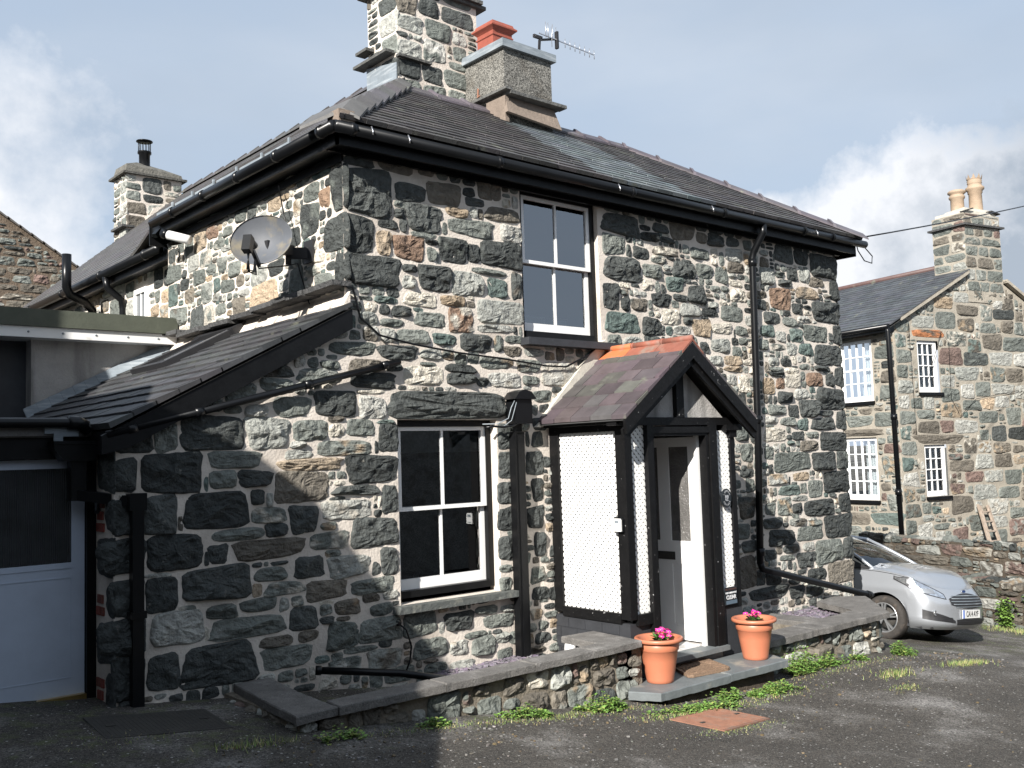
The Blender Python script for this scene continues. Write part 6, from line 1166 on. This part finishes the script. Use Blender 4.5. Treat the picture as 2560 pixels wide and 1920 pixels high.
for side in (1, -1):
    dens = []
    for k in range(len(OUT) - 1):
        for f in (0, .5): dens.append(k + f)
    dens.append(len(OUT) - 1); vs = []
    for i in dens:
        k = min(int(i), len(OUT) - 2); f = i - k; x = OUT[k][0] * (1 - f) + OUT[k + 1][0] * f; y = OUT[k][1] * (1 - f) + OUT[k + 1][1] * f; zb_ = zbot(x, y); zt_ = ztop(x)
        for j in range(NQ + 1): z = zb_ + (zt_ - zb_) * j / NQ; vs.append(wallxz(x, y, z, 0, side, 0))
    fs = [(a * (NQ + 1) + j, (a + 1) * (NQ + 1) + j, (a + 1) * (NQ + 1) + j + 1, a * (NQ + 1) + j + 1) for a in range(len(dens) - 1) for j in range(NQ)]
    if side == 1: fs = [tuple(reversed(f)) for f in fs]
    body.add(vs, fs, smooth=True)
    # arch lips
    for wx in (0, -2.49):
        ring = []; 
        for t in np.linspace(0, math.pi, 22):
            for (rr, yy) in ((.355, .853), (.355, .70)): ring.append(V3((wx + rr * math.cos(t), yy * side, .30 + rr * math.sin(t))))
        body.add(ring, [(2 * i, 2 * i + 1, 2 * i + 3, 2 * i + 2) for i in range(21)], 1)
# bonnet / top cap up to the screen
def topz(x, t): return ztop(x) + (.085 * (1 - smooth(.45, .84, x)) + .012) * (1 - abs(t) ** 2.4)
bx_ = [.835, .80, .74, .66, .56, .44, .3, .14, -.02, -.18, -.34, -.46]; NT = 14
def edge(x):
    for (a, b), (c, d) in zip(OUT, OUT[1:]):
        if a >= x >= c: return b + (d - b) * (a - x) / max(a - c, 1e-6)
    return .85
def toppt(i, j, lift=0):
    s = i / 30; t = j / NT          # j -NT..NT
    # nose curve swept: at each t the bonnet starts at the outline
    yy = .0; 
    return None
vs = []; rows = []
ts = np.linspace(-1, 1, 2 * NT + 1)
for q in np.linspace(0, 1, 22):
    for t in ts:
        ye = abs(t) * .80; # leading edge x at this lateral position follows the outline
        xe = .835
        for (a, b), (c, d) in zip(OUT, OUT[1:]):
            if b <= ye <= d and d > b: xe = a + (c - a) * (ye - b) / (d - b); break
        x = xe + (-.24 - xe) * q; ew = .845; y = t * (.80 * (1 - q * .0)); p0 = wallxz(xe, ye, ztop(xe), 0, 1, 0); nose0 = xe - p0.x
        z = ztop(x) + (.10 * smooth(0, .5, q)) * (1 - abs(t) ** 2.6) - .0; crease = .012 * math.exp(-((abs(t) - .62) / .06) ** 2) * smooth(.1, .4, q)
        x_ = x - nose0 * (1 - smooth(0, .35, q)); yy = y * (p0.y / max(ye, 1e-3) if ye > .05 else 1) if q < .3 else y
        vs.append(V3((x_, min(abs(y), .80) * (1 if y > 0 else -1), z + crease)))
nT = len(ts); fs = [(a * nT + j, a * nT + j + 1, (a + 1) * nT + j + 1, (a + 1) * nT + j) for a in range(21) for j in range(nT - 1)]
body.add(vs, fs, smooth=True)
# roof, pillars
roofp = [(-1.00, 1.385, .56), (-1.22, 1.435, .575), (-1.7, 1.475, .585), (-2.1, 1.475, .575), (-2.6, 1.44, .555), (-2.95, 1.38, .53)]
vs = []
for (x, z, w) in roofp:
    for t in np.linspace(-1, 1, 13): vs.append(V3((x, t * w, z - .035 * t ** 2 - .03 * abs(t) ** 8)))
body.add(vs, [(a * 13 + j, (a + 1) * 13 + j, (a + 1) * 13 + j + 1, a * 13 + j + 1) for a in range(len(roofp) - 1) for j in range(12)], smooth=True)
for s in (1, -1):
    W0, W1 = V3((-.20, .75 * s, .965)), V3((-1.02, .575 * s, 1.375)); body.tube([W0, W0.lerp(W1, .3) + V3((.01, 0, .012)), W0.lerp(W1, .7) + V3((.01, 0, .012)), W1], .024, 8)
    body.tube([W1, V3((-1.7, .60 * s, 1.44)), V3((-2.3, .59 * s, 1.43)), V3((-2.9, .55 * s, 1.35))], .03, 8); body.prism([V3((-2.35, .80 * s, .97)), V3((-3.1, .75 * s, 1.02)), V3((-2.95, .56 * s, 1.36)), V3((-2.55, .60 * s, 1.40))], (0, .02, 0)); body.bar(V3((-1.55, .80 * s, .96)), V3((-1.62, .60 * s, 1.42)), .03, .07)
    body.add([V3((-.20, .80 * s, ztop(-.20))), V3((-.20, .72 * s, .965)), V3((-3.1, .66 * s, 1.0)), V3((-3.1, .80 * s, ztop(-3.1)))], [(0, 1, 2, 3)])
for s in (1, -1):       # shut lines
    pts = [wallxz(x, y, z, .001, s, 0) for x, y, z in [(-.46, .857, .95), (-.455, .857, .80), (-.45, .857, .62), (-.44, .857, .45), (-.45, .857, .32)]]; body.tube(pts, .004, 4, 1)
    pts = [V3((.70 - .25 * abs(t) ** 2.5 * 1.2 - .10, t * .66 * s, 0)) for t in (0, .25, .5, .75, 1)]
    pl_ = []
    for k in range(9):
        t = k / 8; x = .735 - .17 * t ** 2.2; y = .66 * t; pl_.append(wallxz(x + .045, y, ztop(x + .04) - .012, .003, s, 0))
    body.tube(pl_, .0045, 4, 1)
    body.tube([wallxz(x, edge(x), ztop(x) - .022, .001, s, 0) for x in (.45, .3, .1, -.1, -.3, -.46)], .004, 4, 1)
bo = cbuild(body, 'body', [CARP, TRIM], car, fixn=False)
g_ = MB(); ws_ = []
for q in np.linspace(0, 1, 9):
    for t in np.linspace(-1, 1, 15):
        w = .765 + (.58 - .765) * q; x = -.06 - .94 * q - .14 * t * t * (1 - q * .3) + .04 * math.sin(q * 3.14); z = .985 + .40 * q + .025 * math.sin(q * 3.14) - .03 * t * t; ws_.append(V3((x, t * w, z)))
g_.add(ws_, [(a * 15 + j, a * 15 + j + 1, (a + 1) * 15 + j + 1, (a + 1) * 15 + j) for a in range(8) for j in range(14)], smooth=True); cbuild(g_, 'windscreen', [CARGL], car)
for s in (1, -1):
    g_ = MB(); g_.add([V3((-.26, .765 * s, .965)), V3((-1.52, .80 * s, .965)), V3((-1.60, .612 * s, 1.42)), V3((-1.06, .595 * s, 1.38))], [(0, 1, 2, 3)]); g_.add([V3((-1.58, .80 * s, .965)), V3((-2.4, .79 * s, .98)), V3((-2.55, .60 * s, 1.40)), V3((-1.66, .612 * s, 1.43))], [(0, 1, 2, 3)]); cbuild(g_, 'side_window', [CARGL], car)
    t_ = MB(); t_.bar(V3((-.24, .80 * s, .965)), V3((-2.5, .815 * s, .985)), .015, .018); t_.prism([V3((-.20, .775 * s, .955)), V3((-.58, .785 * s, .960)), V3((-.56, .745 * s, 1.09))], (0, .012 * s, 0)); cbuild(t_, 'window_trim', [TRIM], car, True)
    mm = MB(); mm.lathe([(.0, .10), (.05, .09), (.07, .05), (.075, 0), (.06, -.05), (0, -.06)], (-.58, .93 * s, 1.02), 14); mm.bar(V3((-.56, .80 * s, .98)), V3((-.56, .90 * s, 1.0)), .05, .04); cbuild(mm, 'wing_mirror', [CARP], car, True)
def patch(mb, il, ir, lowf, hif, off, side=1, n=16, mrows=6, mi=0, col=(1, 1, 1)):
    vs = []
    for a in range(n + 1):
        i = il + (ir - il) * a / n; u = a / n; k = min(int(i), len(OUT) - 2); f = i - k; x = OUT[k][0] * (1 - f) + OUT[k + 1][0] * f; y = OUT[k][1] * (1 - f) + OUT[k + 1][1] * f
        for b in range(mrows + 1): z = lowf(u) + (hif(u) - lowf(u)) * b / mrows; vs.append(wallxz(x, y, z, off, side, 0))
    fs = [(a * (mrows + 1) + b, (a + 1) * (mrows + 1) + b, (a + 1) * (mrows + 1) + b + 1, a * (mrows + 1) + b + 1) for a in range(n) for b in range(mrows)]
    if side == 1: fs = [tuple(reversed(f)) for f in fs]
    mb.add(vs, fs, mi, col, smooth=True)
lerp = lambda a, b, t: a + (b - a) * t
for s in (1, -1):
    hl = MB(); lo = lambda u: lerp(.625, .855, u ** 1.2); hi = lambda u: min(lerp(.675, .885, u ** .8) + .07 * math.sin(min(1, u * 1.1) * 3.14), .94)
    patch(hl, 4.3, 12.2, lo, hi, .010, s, 24, 4, 0); patch(hl, 4.15, 12.4, lambda u: lo(u) - .012, lambda u: hi(u) + .010, .005, s, 24, 4, 1)
    patch(hl, 5.4, 7.2, lambda u: .685, lambda u: .745, .014, s, 8, 4, 2); patch(hl, 8.0, 10.0, lambda u: .775 + .03 * u, lambda u: .83 + .03 * u, .014, s, 8, 4, 2); cbuild(hl, 'headlight', [LAMPG, TRIM, RIM], bo)
    fg_ = MB(); patch(fg_, 3.2, 7.6, lambda u: lerp(.30, .345, u), lambda u: lerp(.33, .47, u ** .7), .007, s, 14, 4, 0)
    for k in range(3): patch(fg_, 3.6, 5.4, lambda u: .318 + k * .022 + .02 * u, lambda u: .326 + k * .022 + .02 * u, .014, s, 6, 1, 0)
    c = wallp(6.1, (.395 - .2) / (.72 - .2), .012, s); fg_.lathe([(.034, -.004), (.040, .006), (.034, .012), (.030, .004), (.0, .006)], c, 16, 1, axis='x'); cbuild(fg_, 'fog_lamp', [TRIM, RIM], bo)
gr = MB()
for s in (1, -1):
    patch(gr, 0, 3.75, lambda u: lerp(.490, .545, u ** 2), lambda u: lerp(.695, .625, u ** 2), .008, s, 12, 4, 0)
    for k in range(5):
        patch(gr, 0, 3.75 - abs(k - 2) * .25 - .1, lambda u: .512 + k * .037, lambda u: .520 + k * .037, .016, s, 10, 1, 1)
    patch(gr, 0, 3.0, lambda u: lerp(.265, .275, u), lambda u: lerp(.365, .345, u), .008, s, 10, 3, 0)
    for k in range(3): patch(gr, 0, 2.8, lambda u: .287 + k * .024, lambda u: .292 + k * .024, .014, s, 8, 1, 0)
cbuild(gr, 'grille', [TRIM, LEAD], bo)
bd = MB(); c = wallp(0, (.715 - .2) / (.735 - .2), .006); n = 24; bd.prism([V3((c.x, .058 * math.cos(2 * math.pi * k / n), c.z + .024 * math.sin(2 * math.pi * k / n))) for k in range(n)], (.008, 0, 0), 0); bd.prism([V3((c.x + .008, .050 * math.cos(2 * math.pi * k / n), c.z + .018 * math.sin(2 * math.pi * k / n))) for k in range(n)], (.003, 0, 0), 1); cbuild(bd, 'badge', [RIM, flat('badge_blue', (.02, .05, .16), .3)], bo, True)
npl = MB(); npl.box(.838, -.26, .362, .848, .26, .473, 0); npl.box(.8482, -.26, .362, .8492, -.215, .473, 1); npt = cbuild(npl, 'number_plate', [PLATE, BLUE], bo, True)
t0 = text('plate_lettering', 'CA14 AYF', .105, Mcar @ Matrix.Translation((.8502, .022, .417)) @ Matrix.Rotation(math.pi / 2, 4, 'Z') @ Matrix.Rotation(math.pi / 2, 4, 'X'), INK, bo, ext=.0006, sx=.80, bold=.0018)
for (wx, s) in ((0, -1), (0, 1), (-2.49, -1), (-2.49, 1)):
    tw = MB(); yo = .845 * s; prof = [(.205, 0), (.235, .012), (.275, .010), (.296, -.01), (.305, -.04), (.305, -.15), (.29, -.19), (.205, -.19)]
    tw.lathe([(r, h * s) for r, h in prof], (wx, yo, .305), 40, 0, axis='y'); w_ = cbuild(tw, 'wheel', [TYRE], car, True)
    rm = MB(); rm.lathe([(r, h * s) for r, h in [(.208, .0), (.203, .008), (.190, -.004), (.184, -.03), (.182, -.14)]], (wx, yo, .305), 40, 0, axis='y'); rm.lathe([(0, .001 * s), (.032, .0), (.038, -.012 * s), (.038, -.03 * s)], (wx, yo, .305), 16, 0, axis='y')
    for k in range(5):
        for dd in (-.13, .13):
            t = 2 * math.pi * k / 5 + .3; a = V3((wx + .03 * math.cos(t), yo - .012 * s, .305 + .03 * math.sin(t))); b = V3((wx + .19 * math.cos(t + dd), yo - .006 * s, .305 + .19 * math.sin(t + dd))); rm.bar(a, b, .022, .026, up=(0, 1, 0))
    cbuild(rm, 'rim', [RIM], w_, True); bk = MB(); bk.lathe([(0, -.10 * s), (.14, -.10 * s), (.14, -.08 * s), (0, -.08 * s)], (wx, yo, .305), 20, 0, axis='y'); cbuild(bk, 'brake_disc', [IRON], w_, True)
us_ = MB(); us_.box(-3.0, -.68, .22, .62, .68, .5); us_.box(-3.0, -.84, .24, -2.9, .84, .9); cbuild(us_, 'underbody', [TRIM], car, True)
ins_ = MB(); ins_.box(-.55, -.72, .86, -.22, .72, .95); ins_.box(-.9, -.7, .5, -.6, .7, .9)
for s in (-.36, .36): ins_.box(-1.75, s - .24, .5, -1.6, s + .24, 1.18); ins_.box(-1.72, s - .13, 1.18, -1.62, s + .13, 1.33)
ins_.box(-2.9, -.7, .5, -2.5, .7, 1.1); ins_.box(-3, -.75, .22, .5, .75, .5); cbuild(ins_, 'interior', [GREYP], car, True)
wp = MB(); wp.bar(V3((-.10, .30, 1.03)), V3((-.16, -.32, 1.04)), .015, .015); wp.bar(V3((-.08, -.1, 1.02)), V3((-.16, -.6, 1.02)), .015, .015); wp.box(-.34, -.72, .93, -.14, .72, .975); cbuild(wp, 'wiper', [TRIM], car, True)
for o in (None,):
    pass
